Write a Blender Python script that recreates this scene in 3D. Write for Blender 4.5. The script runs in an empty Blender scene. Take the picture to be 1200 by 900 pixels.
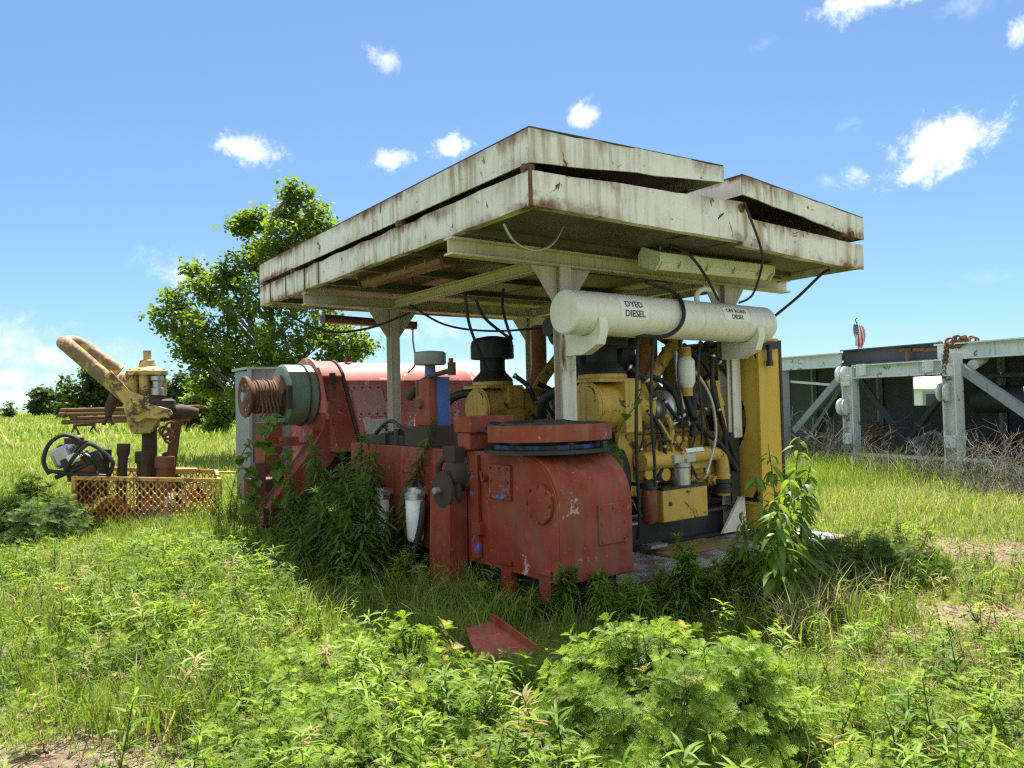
import bpy, bmesh, math, random
import numpy as np
from mathutils import Vector, Matrix
random.seed(7); RNG = np.random.default_rng(11)
S = bpy.context.scene; COL = S.collection
R_ = math.radians
# ------------------------------------------------------------------ camera model (pixel -> place, on real planes)
F, CX, CY, EYE = 880., 600., 450., 1.6
PITCH, ROLL = R_(1.5), R_(-1.4)
def _rx(a): c, s = math.cos(a), math.sin(a); return np.array([[1,0,0],[0,c,-s],[0,s,c]])
def _rz(a): c, s = math.cos(a), math.sin(a); return np.array([[c,-s,0],[s,c,0],[0,0,1]])
RC = _rx(math.pi/2+PITCH) @ _rz(ROLL)
CAM = np.array([0, 0, EYE])
def ray(x, y): return RC @ np.array([(x-CX)/F, -(y-CY)/F, -1.])
def onz(x, y, z=0.): d = ray(x, y); return CAM + d*(z-EYE)/d[2]
def at(x, y, Y): d = ray(x, y); return tuple(CAM + d*Y/d[1])
ANG = R_(36.2)
U = np.array([math.cos(ANG), math.sin(ANG), 0]); V = np.array([-math.sin(ANG), math.cos(ANG), 0])
O = onz(622, 240, 3.05); O[2] = 0                 # ground point under the near corner of the canopy
def W(u, v, z): return O + u*U + v*V + np.array([0, 0, z])
def loc(P): q = np.array(P)-O; return (float(q@U), float(q@V), float(q[2]))
def LV(x, y, v): d = ray(x, y); t = (v-(CAM-O)@V)/(d@V); return loc(CAM+d*t)
def LU(x, y, u): d = ray(x, y); t = (u-(CAM-O)@U)/(d@U); return loc(CAM+d*t)

# ------------------------------------------------------------------ node helpers
def setin(n, key, val):
    s = n.inputs[key]
    if hasattr(val, 'is_output') or isinstance(val, bpy.types.NodeSocket): n.id_data.links.new(val, s)
    else: s.default_value = val
class NT:
    def __init__(s, nt): s.nt = nt
    def n(s, t, ins={}, **pr):
        nd = s.nt.nodes.new(t)
        for k, v in pr.items(): setattr(nd, k, v)
        for k, v in ins.items(): setin(nd, k, v)
        return nd
    def noise(s, vec, scale, detail=6, rough=.6, dist=0.):
        return s.n('ShaderNodeTexNoise', {'Vector': vec, 'Scale': scale, 'Detail': detail, 'Roughness': rough, 'Distortion': dist}).outputs['Fac']
    def map(s, vec, scale=(1,1,1), loc_=(0,0,0)):
        return s.n('ShaderNodeMapping', {'Vector': vec, 'Scale': scale, 'Location': loc_}).outputs[0]
    def rng(s, v, a, b, c=0., d=1., mode='SMOOTHSTEP'):
        nd = s.n('ShaderNodeMapRange', interpolation_type=mode); setin(nd, 0, v); setin(nd, 1, a); setin(nd, 2, b); setin(nd, 3, c); setin(nd, 4, d)
        return nd.outputs[0]
    def math(s, op, a, b=0., clamp=False):
        nd = s.n('ShaderNodeMath', operation=op); nd.use_clamp = clamp; setin(nd, 0, a); setin(nd, 1, b); return nd.outputs[0]
    def mix(s, f, a, b, mode='MIX'):
        nd = s.n('ShaderNodeMix', data_type='RGBA', blend_type=mode)
        for k, v in ((0, f), (6, a), (7, b)):
            if isinstance(v, tuple) and len(v) == 3: v = v+(1,)
            setin(nd, k, v)
        return nd.outputs[2]
    def ramp(s, f, stops):
        nd = s.n('ShaderNodeValToRGB', {'Fac': f}); e = nd.color_ramp.elements
        while len(e) > 1: e.remove(e[-1])
        e[0].position = stops[0][0]; e[0].color = stops[0][1]+(1,)
        for p, c in stops[1:]: x = e.new(p); x.color = c+(1,)
        return nd.outputs[0]
def newmat(name):
    m = bpy.data.materials.new(name); m.use_nodes = True; nt = NT(m.node_tree); m.node_tree.nodes.clear()
    out = nt.n('ShaderNodeOutputMaterial'); b = nt.n('ShaderNodeBsdfPrincipled'); m.node_tree.links.new(b.outputs[0], out.inputs[0])
    return m, nt, b, out
MATS = {}
def paint(name, base, chip=None, rust=.35, streak=.3, toprust=0., botrust=0., rough=.5, scale=1., dirt=.5, metal=0., chipamt=.36, bump=.25, spec=.4, fade=.25, stain=0.):
    """weathered paint: chips to an older coat, rust spots, rust runs, grime - all of it shape of its own"""
    m, t, b, out = newmat(name)
    tc = t.n('ShaderNodeTexCoord'); oc = tc.outputs['Object']; g = t.n('ShaderNodeSeparateXYZ', {0: tc.outputs['Generated']})
    big = t.noise(oc, 1.3*scale, 5, .6); mid = t.noise(oc, 6*scale, 8, .65, .4); fine = t.noise(oc, 28*scale, 8, .7)
    c = t.mix(t.rng(big, .35, .7, 0, fade), base, tuple(min(1, x*1.25+.05) for x in base))
    c = t.mix(t.rng(mid, .45, .75, 0, .35*dirt), c, tuple(x*.5 for x in base))
    sv = t.map(oc, (9*scale, 9*scale, .5*scale))
    st = t.noise(sv, 2., 6, .7)
    grime = t.math('MULTIPLY', t.rng(st, .5, .75), t.rng(big, .3, .6)); c = t.mix(t.math('MULTIPLY', grime, dirt), c, (.12, .10, .07))
    if chip:
        k = t.rng(t.noise(oc, 4.3*scale, 10, .72, .8), 1-chipamt, 1-chipamt+.015); c = t.mix(k, c, chip)
    if chip: c = t.mix(t.rng(t.noise(t.map(oc, loc_=(1,8,3)), 21*scale, 6, .7, .5), .635, .66), c, tuple(.5*x+.5*y for x, y in zip(base, chip)))
    rc = t.ramp(fine, [(.25, (.045, .018, .01)), (.5, (.16, .06, .022)), (.75, (.30, .13, .05))])
    if stain:
        sm = t.math('MULTIPLY', t.rng(t.noise(t.map(oc, (5*scale,5*scale,.4*scale), (2,5,0)), 2.2, 5, .65), .42, .68), t.rng(t.noise(oc, .9*scale, 3, .5), .35, .6)); c = t.mix(t.math('MULTIPLY', sm, stain), c, (.34, .24, .11))
    lim = .72-.22*rust
    spots = t.rng(t.noise(t.map(oc, loc_=(3, 7, 1)), 5*scale, 12, .75, .5), lim, lim+.05)
    msk = spots
    if streak:
        s2 = t.math('MULTIPLY', t.rng(t.noise(sv, 3.3, 7, .75), .62-.14*streak, .82), t.math('MULTIPLY', t.rng(mid, .3, .6), t.rng(t.noise(t.map(oc, loc_=(5,1,6)), .75*scale, 4, .6), .36, .6, .12, 1.))); msk = t.math('MAXIMUM', msk, t.math('MULTIPLY', s2, .75))
    if toprust: msk = t.math('MAXIMUM', msk, t.math('MULTIPLY', t.rng(t.math('ADD', g.outputs[2], t.math('MULTIPLY', t.math('SUBTRACT', t.noise(t.map(oc, (1,1,.35)), 5., 8, .7), .5), 1.5)), .97-.42*toprust, 1.08), t.rng(t.noise(oc, .8, 3, .6), .38, .62, .15, 1.)))
    if botrust: msk = t.math('MAXIMUM', msk, t.math('MULTIPLY', t.rng(t.math('ADD', g.outputs[2], t.math('MULTIPLY', t.math('SUBTRACT', mid, .5), 1.4)), .03+.42*botrust, -.08), t.rng(t.noise(t.map(oc, loc_=(9,4,2)), .7, 3, .6), .40, .62, .0, .95)))
    msk = t.math('MINIMUM', msk, 1.)
    c = t.mix(msk, c, rc)
    setin(b, 'Base Color', c); setin(b, 'Roughness', t.rng(msk, 0, 1, rough, .9)); b.inputs['Metallic'].default_value = metal
    b.inputs['Specular IOR Level'].default_value = spec
    bp = t.n('ShaderNodeBump', {'Height': t.math('ADD', t.math('MULTIPLY', t.noise(oc, 2.6, 2, .5), 4.), t.math('ADD', t.math('MULTIPLY', fine, .4), t.math('MULTIPLY', msk, -.6))), 'Strength': bump, 'Distance': .01}); setin(b, 'Normal', bp.outputs[0])
    MATS[name] = m; return m
def leafmat(name, stops, trans=.4, rough=.45, dry=None, tcol=1.25, spec=.35):
    m, t, b, out = newmat(name)
    a = t.n('ShaderNodeAttribute', attribute_name='rnd').outputs['Fac']
    c = t.ramp(a, stops)
    if dry:
        d = t.n('ShaderNodeAttribute', attribute_name='dry').outputs['Fac']
        c = t.mix(d, c, t.ramp(a, dry))
    setin(b, 'Base Color', c); b.inputs['Roughness'].default_value = rough; b.inputs['Specular IOR Level'].default_value = spec
    tr = t.n('ShaderNodeBsdfTranslucent', {'Color': t.mix(1., c, (tcol*1.05, tcol*1.0, tcol*.55, 1), 'MULTIPLY')})
    mx = t.n('ShaderNodeMixShader', {0: trans, 1: b.outputs[0], 2: tr.outputs[0]})
    m.node_tree.links.new(mx.outputs[0], out.inputs[0]); MATS[name] = m; return m
WHITE = paint('old_white_paint', (.66,.65,.58), rust=.35, streak=.5, toprust=.35, botrust=.12, dirt=.35, fade=.15, stain=.4)
WHITE2 = paint('fascia_white_paint', (.75,.70,.635), chip=(.16,.10,.06), chipamt=.37, rust=.52, streak=.62, toprust=1.0, botrust=.75, dirt=.6, fade=.15, stain=1.)
BEAMW = paint('beam_white_paint', (.57,.49,.40), stain=.4, rust=.3, streak=.3, dirt=.55)
TANKW = paint('tank_white_paint', (.77,.72,.645), stain=.25, rust=.02, streak=.12, dirt=.3, rough=.35, bump=.06, fade=.1)
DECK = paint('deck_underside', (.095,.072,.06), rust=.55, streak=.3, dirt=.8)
RED = paint('machine_red', (.225,.031,.012), chip=(.42,.34,.32), rust=.2, streak=.3, dirt=1.3, rough=.62, spec=.25, chipamt=.36, fade=.8, stain=.22)
REDBLUE = paint('red_over_blue', (.225,.031,.012), chip=(.07,.14,.42), rust=.25, streak=.3, dirt=.8, rough=.45, chipamt=.43)
COVER = paint('faded_red_cover', (.52,.15,.125), chip=(.62,.58,.54), rust=.25, streak=.35, dirt=.4, rough=.55, chipamt=.42, fade=.5)
MAROON = paint('maroon_paint', (.14,.05,.045), rust=.35, streak=.2, dirt=.5)
BLUE = paint('old_blue_paint', (.05,.10,.32), rust=.3, streak=.3)
YEL = paint('engine_yellow', (.54,.34,.055), chip=(.06,.045,.02), chipamt=.40, rust=.22, streak=.3, dirt=1.0, stain=.2, rough=.4, fade=.12)
YELR = paint('radiator_yellow', (.58,.36,.05), rust=.06, streak=.12, dirt=.35, rough=.4, fade=.1)
YELO = paint('old_yellow_paint', (.48,.34,.09), chip=(.10,.06,.035), rust=.62, streak=.5, dirt=.9, chipamt=.47, stain=.5)
HANDLE = paint('worn_handle', (.20,.125,.07), chip=(.46,.33,.10), chipamt=.46, rust=.5, streak=.2, dirt=.7, rough=.7)
ORNG = paint('faded_orange_mesh', (.52,.30,.075), chip=(.22,.10,.045), chipamt=.46, rust=.66, streak=.2, dirt=.3)
RUST = paint('brown_rust', (.13,.06,.03), rust=.9, streak=.3, dirt=.6, rough=.9)
RUSTO = paint('orange_rust', (.34,.12,.04), rust=.5, streak=.3, dirt=.4, rough=.9)
RUSTD = paint('dark_rust', (.055,.035,.025), rust=.5, streak=.3, dirt=.7, rough=.85)
BLK = paint('greasy_black', (.018,.018,.018), rust=.12, streak=.05, dirt=.4, rough=.45)
RUB = paint('black_rubber', (.014,.014,.014), rust=0, streak=0, dirt=.5, rough=.6, bump=.1)
STEEL = paint('bare_steel', (.42,.42,.42), rust=.3, streak=.2, dirt=.4, rough=.4, metal=.7)
GREY = paint('grey_paint', (.30,.34,.33), rust=.2, streak=.3)
GREEN = paint('drum_green', (.16,.22,.16), rust=.35, streak=.4, rough=.4)
SLATE = paint('slate_sheet', (.20,.25,.28), rust=.1, streak=.5)
DERR = paint('derrick_blue_white', (.55,.61,.60), chip=(.12,.13,.13), chipamt=.40, rust=.5, streak=.35, dirt=.5)
DERG = paint('derrick_grey', (.22,.26,.28), rust=.4, streak=.3, dirt=.7)
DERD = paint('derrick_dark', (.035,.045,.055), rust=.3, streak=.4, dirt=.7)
LENS = paint('milky_lens', (.70,.655,.58), rust=0, streak=.2, dirt=.5, rough=.3, bump=.03)
FILT = paint('white_plastic', (.78,.78,.74), rust=0, streak=.1, dirt=.3, rough=.3, bump=.03)
PALEW = paint('house_white', (.75,.76,.74), rust=0, streak=.2, dirt=.2)
GLASS = paint('dark_glass', (.03,.04,.045), rust=0, streak=0, dirt=.2, rough=.08)
SILV = paint('dull_silver', (.5,.5,.5), rust=.15, streak=.1, metal=.8, rough=.35)
BARK = paint('bark', (.16,.12,.085), rust=0, streak=.5, dirt=.8, rough=.95, bump=.8)
TWIG = paint('dead_twig', (.18,.165,.14), rust=0, streak=0, dirt=.4, rough=.95)
LETTER = paint('stencil_black', (.02,.02,.022), rust=0, streak=0, dirt=0, rough=.7)
LABELW = paint('label_white', (.76,.75,.70), rust=0, streak=.1, dirt=.2, rough=.5, bump=.02)
def treadmat():
    m, t, b, out = newmat('tread_plate'); oc = t.n('ShaderNodeTexCoord').outputs['Object']
    n = t.noise(oc, 3., 8, .7); w = t.n('ShaderNodeTexWave', {'Vector': t.map(oc, (1,1,1)), 'Scale': 9., 'Distortion': 6., 'Detail': 2., 'Detail Scale': 2.}, wave_type='BANDS', bands_direction='Y').outputs['Fac']
    c = t.mix(t.rng(n, .4, .6), (.40,.40,.39), (.13,.10,.085)); setin(b, 'Base Color', c); setin(b, 'Roughness', t.rng(n, .3, .7, .35, .7)); b.inputs['Metallic'].default_value = .35
    bp = t.n('ShaderNodeBump', {'Height': w, 'Strength': .6, 'Distance': .01}); setin(b, 'Normal', bp.outputs[0]); return m
TREAD = treadmat()
def flagmat():
    m, t, b, out = newmat('flag_cloth'); g = t.n('ShaderNodeSeparateXYZ', {0: t.n('ShaderNodeTexCoord').outputs['UV']})
    st = t.math('GREATER_THAN', t.math('FRACT', t.math('MULTIPLY', g.outputs[1], 6.5)), .5)
    c = t.mix(st, (.55,.04,.05), (.78,.74,.72))
    can = t.math('MULTIPLY', t.math('LESS_THAN', g.outputs[0], .42), t.math('GREATER_THAN', g.outputs[1], .46))
    vx = t.n('ShaderNodeTexVoronoi', {'Vector': t.map(t.n('ShaderNodeTexCoord').outputs['UV'], (14, 14, 1)), 'Scale': 1., 'Randomness': .1}).outputs['Distance']
    c = t.mix(can, c, t.mix(t.math('LESS_THAN', vx, .22), (.035,.045,.16), (.75,.75,.75)))
    setin(b, 'Base Color', c); b.inputs['Roughness'].default_value = .9; return m
FLAG = flagmat()

# ------------------------------------------------------------------ mesh builder
class MB:
    def __init__(s): s.v = []; s.f = []; s.m = []; s.cur = 0
    def add(s, vs, fs):
        k = len(s.v); s.v += [tuple(map(float, p)) for p in vs]
        for f in fs: s.f.append(tuple(i+k for i in f)); s.m.append(s.cur)
        return s
    def hexa(s, p): return s.add(p, [(0,3,2,1),(4,5,6,7),(0,1,5,4),(1,2,6,5),(2,3,7,6),(3,0,4,7)])
    def box(s, a, b):
        (x0,y0,z0),(x1,y1,z1) = a, b
        return s.hexa([(x0,y0,z0),(x1,y0,z0),(x1,y1,z0),(x0,y1,z0),(x0,y0,z1),(x1,y0,z1),(x1,y1,z1),(x0,y1,z1)])
    def obox(s, c, size, M):
        c = Vector(c); M = M.to_3x3(); h = [x/2 for x in size]
        return s.hexa([c+M@Vector((sx*h[0],sy*h[1],sz*h[2])) for sz in (-1,1) for sx,sy in ((-1,-1),(1,-1),(1,1),(-1,1))])
    def beam(s, p, q, w, h, up=(0,0,1)):
        p, q = Vector(p), Vector(q); d = (q-p).normalized(); up = Vector(up)
        if abs(d.dot(up)) > .98: up = Vector((1,0,0))
        x = d.cross(up).normalized(); y = x.cross(d).normalized()
        return s.hexa([b+x*sx*w/2+y*sy*h/2 for b in (p, q) for sx, sy in ((-1,-1),(1,-1),(1,1),(-1,1))])
    def ibeam(s, p, q, w, h, t=.02, up=(0,0,1)):
        p, q = Vector(p), Vector(q); d = (q-p).normalized(); x = d.cross(Vector(up)).normalized(); y = x.cross(d).normalized()
        for o in (h/2-t/2, -h/2+t/2): s.beam(p+y*o, q+y*o, w, t, up)
        return s.beam(p, q, t, h-2*t-.002, up)
    def tube(s, pts, r, n=8, cap=True, closed=False):
        P = [Vector(p) for p in pts]; N = len(P); rs = r if isinstance(r, (list, tuple)) else [r]*N
        T = []
        for i in range(N):
            a = P[(i-1) % N] if (closed or i) else P[0]; b = P[(i+1) % N] if (closed or i < N-1) else P[-1]
            T.append((b-a).normalized())
        x = T[0].orthogonal().normalized(); vs = []; fs = []
        for i in range(N):
            x = (x - T[i]*x.dot(T[i])).normalized(); y = T[i].cross(x)
            for k in range(n):
                a = 2*math.pi*k/n; vs.append(P[i]+(x*math.cos(a)+y*math.sin(a))*rs[i])
        for i in range(N if closed else N-1):
            j = (i+1) % N
            for k in range(n): fs.append((i*n+k, i*n+(k+1) % n, j*n+(k+1) % n, j*n+k))
        if cap and not closed: fs += [tuple(range(n))[::-1], tuple((N-1)*n+k for k in range(n))]
        return s.add(vs, fs)
    def cyl(s, p, q, r, r2=None, n=20): return s.tube([p, q], [r, r if r2 is None else r2], n)
    def lathe(s, base, axis, prof, n=24):
        b = Vector(base); a = Vector(axis).normalized(); x = a.orthogonal().normalized(); y = a.cross(x); vs = []; fs = []; k = len(prof)
        for r, h in prof:
            for i in range(n):
                w = 2*math.pi*i/n; vs.append(b+a*h+(x*math.cos(w)+y*math.sin(w))*max(r, 1e-4))
        for j in range(k-1):
            for i in range(n): fs.append((j*n+i, j*n+(i+1) % n, (j+1)*n+(i+1) % n, (j+1)*n+i))
        fs += [tuple(range(n))[::-1], tuple((k-1)*n+i for i in range(n))]
        return s.add(vs, fs)
    def prism(s, poly, vec):
        p = [Vector(a) for a in poly]; v = Vector(vec); n = len(p)
        return s.add(p+[a+v for a in p], [tuple(range(n)), tuple(range(2*n-1, n-1, -1))]+[((i+1) % n, i, n+i, n+(i+1) % n) for i in range(n)])
    def ring(s, c, axis, R, r, n=28, m=8):
        c = Vector(c); a = Vector(axis).normalized(); x = a.orthogonal().normalized(); y = a.cross(x)
        return s.tube([c+(x*math.cos(2*math.pi*i/n)+y*math.sin(2*math.pi*i/n))*R for i in range(n)], r, m, closed=True)
    def bolts(s, c, axis, R, k, r=.014, h=.018):
        c = Vector(c); a = Vector(axis).normalized(); x = a.orthogonal().normalized(); y = a.cross(x)
        for i in range(k):
            w = 2*math.pi*i/k; p = c+(x*math.cos(w)+y*math.sin(w))*R; s.cyl(p, p+a*h, r, n=6)
        return s
def P_label(o, label, cat, group=None, kind=None):
    if label: o['label'] = label
    if cat: o['category'] = cat
    if group: o['group'] = group
    if kind: o['kind'] = kind
    return o
BASE = {}
def mk(name, mb, mat, base, frame, parent=None, smooth=38, bevel=0.):
    me = bpy.data.meshes.new(name); b = Vector(base)
    me.from_pydata([tuple(Vector(p)-b) for p in mb.v], [], mb.f)
    for m in (mat if isinstance(mat, (list, tuple)) else [mat]): me.materials.append(m)
    me.polygons.foreach_set('material_index', mb.m)
    bm = bmesh.new(); bm.from_mesh(me); bmesh.ops.recalc_face_normals(bm, faces=bm.faces); bm.to_mesh(me); bm.free()
    me.shade_smooth(); me.set_sharp_from_angle(angle=R_(smooth))
    o = bpy.data.objects.new(name, me); COL.objects.link(o)
    if parent is not None: o.parent = parent
    else: place(o, base, frame)
    if bevel:
        d = o.modifiers.new('edge', 'BEVEL'); d.width = bevel; d.segments = 2; d.limit_method = 'ANGLE'; d.angle_limit = R_(50); d.harden_normals = False
    return o
def place(o, base, frame):
    if frame == 'M': o.location = W(*base); o.rotation_euler.z = ANG
    else: o.location = base
    BASE[o.name] = (tuple(base), frame)
def thing(name, label, cat, base, frame='M', group=None):
    o = bpy.data.objects.new(name, None); COL.objects.link(o); o.empty_display_size = .2; place(o, base, frame)
    return P_label(o, label, cat, group)
def root_of(o):
    while o.parent is not None: o = o.parent
    return o
def part(name, mb, mat, parent, label=None, smooth=38, bevel=0.):
    b, f = BASE[root_of(parent).name]; o = mk(name, mb, mat, b, f, parent, smooth, bevel)
    if label: o['label'] = label
    return o
def single(name, mb, mat, label, cat, base, frame='M', group=None, kind=None, smooth=38, bevel=0.):
    return P_label(mk(name, mb, mat, base, frame, None, smooth, bevel), label, cat, group, kind)
def copy_tree(o, parent=None):
    c = o.copy(); COL.objects.link(c); c.parent = parent
    for ch in list(o.children): copy_tree(ch, c)
    return c
def sag(p, q, d, n=14):
    p, q = Vector(p), Vector(q)
    return [p.lerp(q, i/n)-Vector((0,0,1))*d*4*(i/n)*(1-i/n) for i in range(n+1)]
def bez(pts, n=8):
    P = [Vector(p) for p in pts]; out = []
    for i in range(len(P)-1):
        a, b, c, d = P[max(i-1,0)], P[i], P[i+1], P[min(i+2,len(P)-1)]
        for k in range(n):
            t = k/n; out.append(.5*((2*b)+(c-a)*t+(2*a-5*b+4*c-d)*t*t+(3*b-a-3*c+d)*t**3))
    return out+[P[-1]]

# ------------------------------------------------------------------ terrain
def vnoise(x, y, sc, seed):
    x = np.asarray(x, float)/sc; y = np.asarray(y, float)/sc
    xi = np.floor(x).astype(np.int64); yi = np.floor(y).astype(np.int64); fx = x-xi; fy = y-yi; fx = fx*fx*(3-2*fx); fy = fy*fy*(3-2*fy)
    def h(a, b):
        v = (a*374761393+b*668265263+seed*982451653) & 0x7fffffff; v = ((v ^ (v >> 13))*1274126177) & 0x7fffffff
        return ((v ^ (v >> 16)) & 0xffff)/65535.
    return (h(xi,yi)*(1-fx)+h(xi+1,yi)*fx)*(1-fy)+(h(xi,yi+1)*(1-fx)+h(xi+1,yi+1)*fx)*fy
def ss(x, a, b): t = np.clip((np.asarray(x, float)-a)/(b-a), 0, 1); return t*t*(3-2*t)
def height(x, y):
    x = np.asarray(x, float); y = np.asarray(y, float)
    r = .019*(np.clip(y-25, 0, 130)-6*ss(y, 25, 32)*0)
    b = (vnoise(x, y, 1.7, 3)-.5)*.07+(vnoise(x, y, .6, 4)-.5)*.03
    q = (x-O[0])*U[0]+(y-O[1])*U[1]; w = (x-O[0])*V[0]+(y-O[1])*V[1]
    flat = ss(q, -.6, .1)*(1-ss(q, 5, 5.8))*ss(w, -.7, 0)*(1-ss(w, 7.5, 8.3))
    return r+b*(1-flat)-.02*flat
def bare(x, y):
    """0..1: how bare / worn the soil is (places read off the photograph)"""
    x = np.asarray(x, float); y = np.asarray(y, float)
    n = vnoise(x, y, .5, 21)*.6+vnoise(x, y, .17, 22)*.4
    def blob(cx, cy, rx, ry): return np.exp(-(((x-cx)/rx)**2+((y-cy)/ry)**2))
    b = 1.0*blob(-1.9, 3.05, .8, .40)+.5*blob(-1.5, 3.7, .8, .5)+.95*blob(5.0, 7.3, 1.7, .55)+.35*blob(3.4, 5.3, .9, .8)+.5*blob(6.5, 7.9, 2.5, .5)+.35*blob(2.7, 4.0, .6, .6)
    return np.clip(b*1.15+(n-.5)*1.3*(1-.6*ss(y,6,14)), 0, 1)
def footprint(x, y):
    q = (x-O[0])*U[0]+(y-O[1])*U[1]; w = (x-O[0])*V[0]+(y-O[1])*V[1]
    return ((q > .12) & (q < 4.4) & (w > .15) & (w < 7.1)) | ((q > -.45) & (q < 3.9) & (w > 5.4) & (w < 7.1))

# ================================================================== CANOPY
can = thing('canopy', 'pale rust-streaked folding steel roof on four posts over the red and yellow machinery', 'canopy', (2.33, 3.1, 0))
m = MB(); m.box((.03, .03, 3.085), (2.5, 6.17, 3.105)); m.box((2.52, .06, 3.075), (4.62, 6.17, 3.095))
for v in (.9, 1.9, 2.9, 3.9, 5.6): m.box((.05, v, 3.03), (4.6, v+.06, 3.083))
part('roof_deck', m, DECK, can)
def wallp(a, b, za, zb, th, nrm): return (a, b, za, zb, th, nrm)
_wr = random.Random(3)
def wall_strip(m, a, b, za, zb, th, nrm, amp=.013):
    """a sheet-steel strip from a to b (u,v), slightly buckled along its length"""
    L = math.hypot(b[0]-a[0], b[1]-a[1]); n = max(2, int(L/.22)); vs = []; fs = []; o = [0, 0, 0]; nu, nv = nrm
    for i in range(n+1):
        t = i/n; e = min(1, 6*t, 6*(1-t)); w = [_wr.uniform(-1, 1)*amp*e for _ in range(3)]; u, v = a[0]+(b[0]-a[0])*t, a[1]+(b[1]-a[1])*t
        z0, z1 = za[0]+(zb[0]-za[0])*t+w[0]*.6, za[1]+(zb[1]-za[1])*t+w[1]*.8; i0 = max(0, w[2])
        vs += [(u+nu*i0,v+nv*i0,z0),(u+nu*i0,v+nv*i0,z1),(u+nu*(th+i0),v+nv*(th+i0),z1),(u+nu*(th+i0),v+nv*(th+i0),z0)]
    for i in range(n):
        for k in range(4): fs.append((4*i+k, 4*i+(k+1)%4, 4*i+4+(k+1)%4, 4*i+4+k))
    fs += [(0,1,2,3), tuple(4*n+k for k in (3,2,1,0))]; return m.add(vs, fs)
T = .014
m = MB()
wall_strip(m, *wallp((0,T+.001),(0,6.2-T-.001),(3.05,3.31),(3.05,3.31),T,(1,0)))
m.box((T+.001, T+.001, 3.05), (.09, 6.18, 3.062))
lp = part('fascia', m, WHITE2, can)
m = MB()
for v in (4.05, 4.5, 5.15, 5.75): m.box((-.006, v, 3.052), (-.0005, v+.02, 3.308))
part('seam', m, RUST, lp)
m = MB(); wall_strip(m, *wallp((0,0),(2.5,0),(3.05,3.31),(3.05,3.42),T,(0,1)))
c0 = Vector((2.5, 0, 3.235)); m.prism([c0+Vector((math.sin(a)*.07, 0, math.cos(a)*.185)) for a in [i*math.pi/10 for i in range(11)]], (0, T, 0))
m.box((.1, T+.001, 3.052), (2.48, .09, 3.064))
pf = part('fascia', m, WHITE2, can)
m = MB(); m.ring((2.47, -.004, 3.36), (0,1,0), .035, .01, 18, 6); m.cyl((2.47,-.006,3.36), (2.47,-.002,3.36), .03)
part('lifting_eye', m, RUST, pf)
m = MB(); wall_strip(m, *wallp((2.52,.035),(4.65,.035),(3.02,3.30),(2.98,3.25),T,(0,1))); m.box((4.65-T, .05, 2.99), (4.65, 6.18, 3.25)); wall_strip(m, *wallp((2.54,.051),(4.6,.051),(3.025,3.037),(2.985,2.997),.08,(0,1)))
part('fascia', m, WHITE2, can)
m = MB(); m.box((T+.002, 6.2-T, 3.05), (4.63, 6.2, 3.30)); part('fascia', m, WHITE2, can)
m = MB(); wall_strip(m, *wallp((-.004,-.006),(-.004,.02),(3.05,3.312),(3.05,3.312),.02,(1,0))); part('corner_trim', m, RUST, can)
# upper flaps, folded over on top of the fixed roof
def flap(name, u0, u1, z0, z1, v0, v1, closed_end):
    m = MB()
    (a0, a1), (b0, b1) = z0, z1
    m.hexa([(u0,v0,a1-.012),(u1,v0,b1-.012),(u1,v1,b1-.012),(u0,v1,a1-.012),(u0,v0,a1),(u1,v0,b1),(u1,v1,b1),(u0,v1,a1)])
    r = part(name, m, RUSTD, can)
    m = MB(); wall_strip(m, *wallp((u0,v0-.003),(u1,v0-.003),(a0,a1-.014),(b0,b1-.014),T,(0,1))); part('fascia', m, WHITE2, r)
    m = MB(); wall_strip(m, *wallp((u0,v1-T),(u1,v1-T),(a0,a1-.014),(b0,b1-.014),T,(0,1))); part('fascia', m, WHITE2, r)
    ue, ze = (u0, z0) if closed_end < 0 else (u1-T, z1)
    m = MB(); m.box((ue-.003 if closed_end < 0 else ue+.003, v0+T, ze[0]), (ue+T-.003, v1-T-.002, ze[1]-.014)); part('fascia', m, WHITE2, r)
    uo, zo = (u1-T, z1) if closed_end < 0 else (u0, z0)
    m = MB(); m.box((uo, v0+T, zo[0]), (uo+T, v1-T-.002, zo[1]-.014)); part('end_plate', m, WHITE, r)
    m = MB()
    for v in np.linspace(v0+.9, v1-.9, 5): m.beam((u0+.03,v,a1-.05), (u1-.03,v,b1-.05), .05, .07)
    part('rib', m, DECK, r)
    return r
fl = flap('roof_flap', 0., 2.23, (3.365, 3.635), (3.565, 3.72), 0., 6.2, -1)
flap('roof_flap', 2.53, 4.64, (3.50, 3.695), (3.305, 3.555), .02, 6.18, 1)
for v in (.06, 2.05, 4.9, 6.0):
    m = MB(); m.cyl((-.02, v, 3.338), (.04, v+.0, 3.338), .032, n=14); m.box((.0, v-.05, 3.312), (.05, v+.05, 3.36)); part('hinge', m, RUST, can)
m = MB(); m.cyl((4.35,-.02,3.325), (4.35,.08,3.325), .035, n=14); m.box((4.22,.01,3.3), (4.42,.06,3.33)); part('hinge', m, RUST, can)
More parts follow.
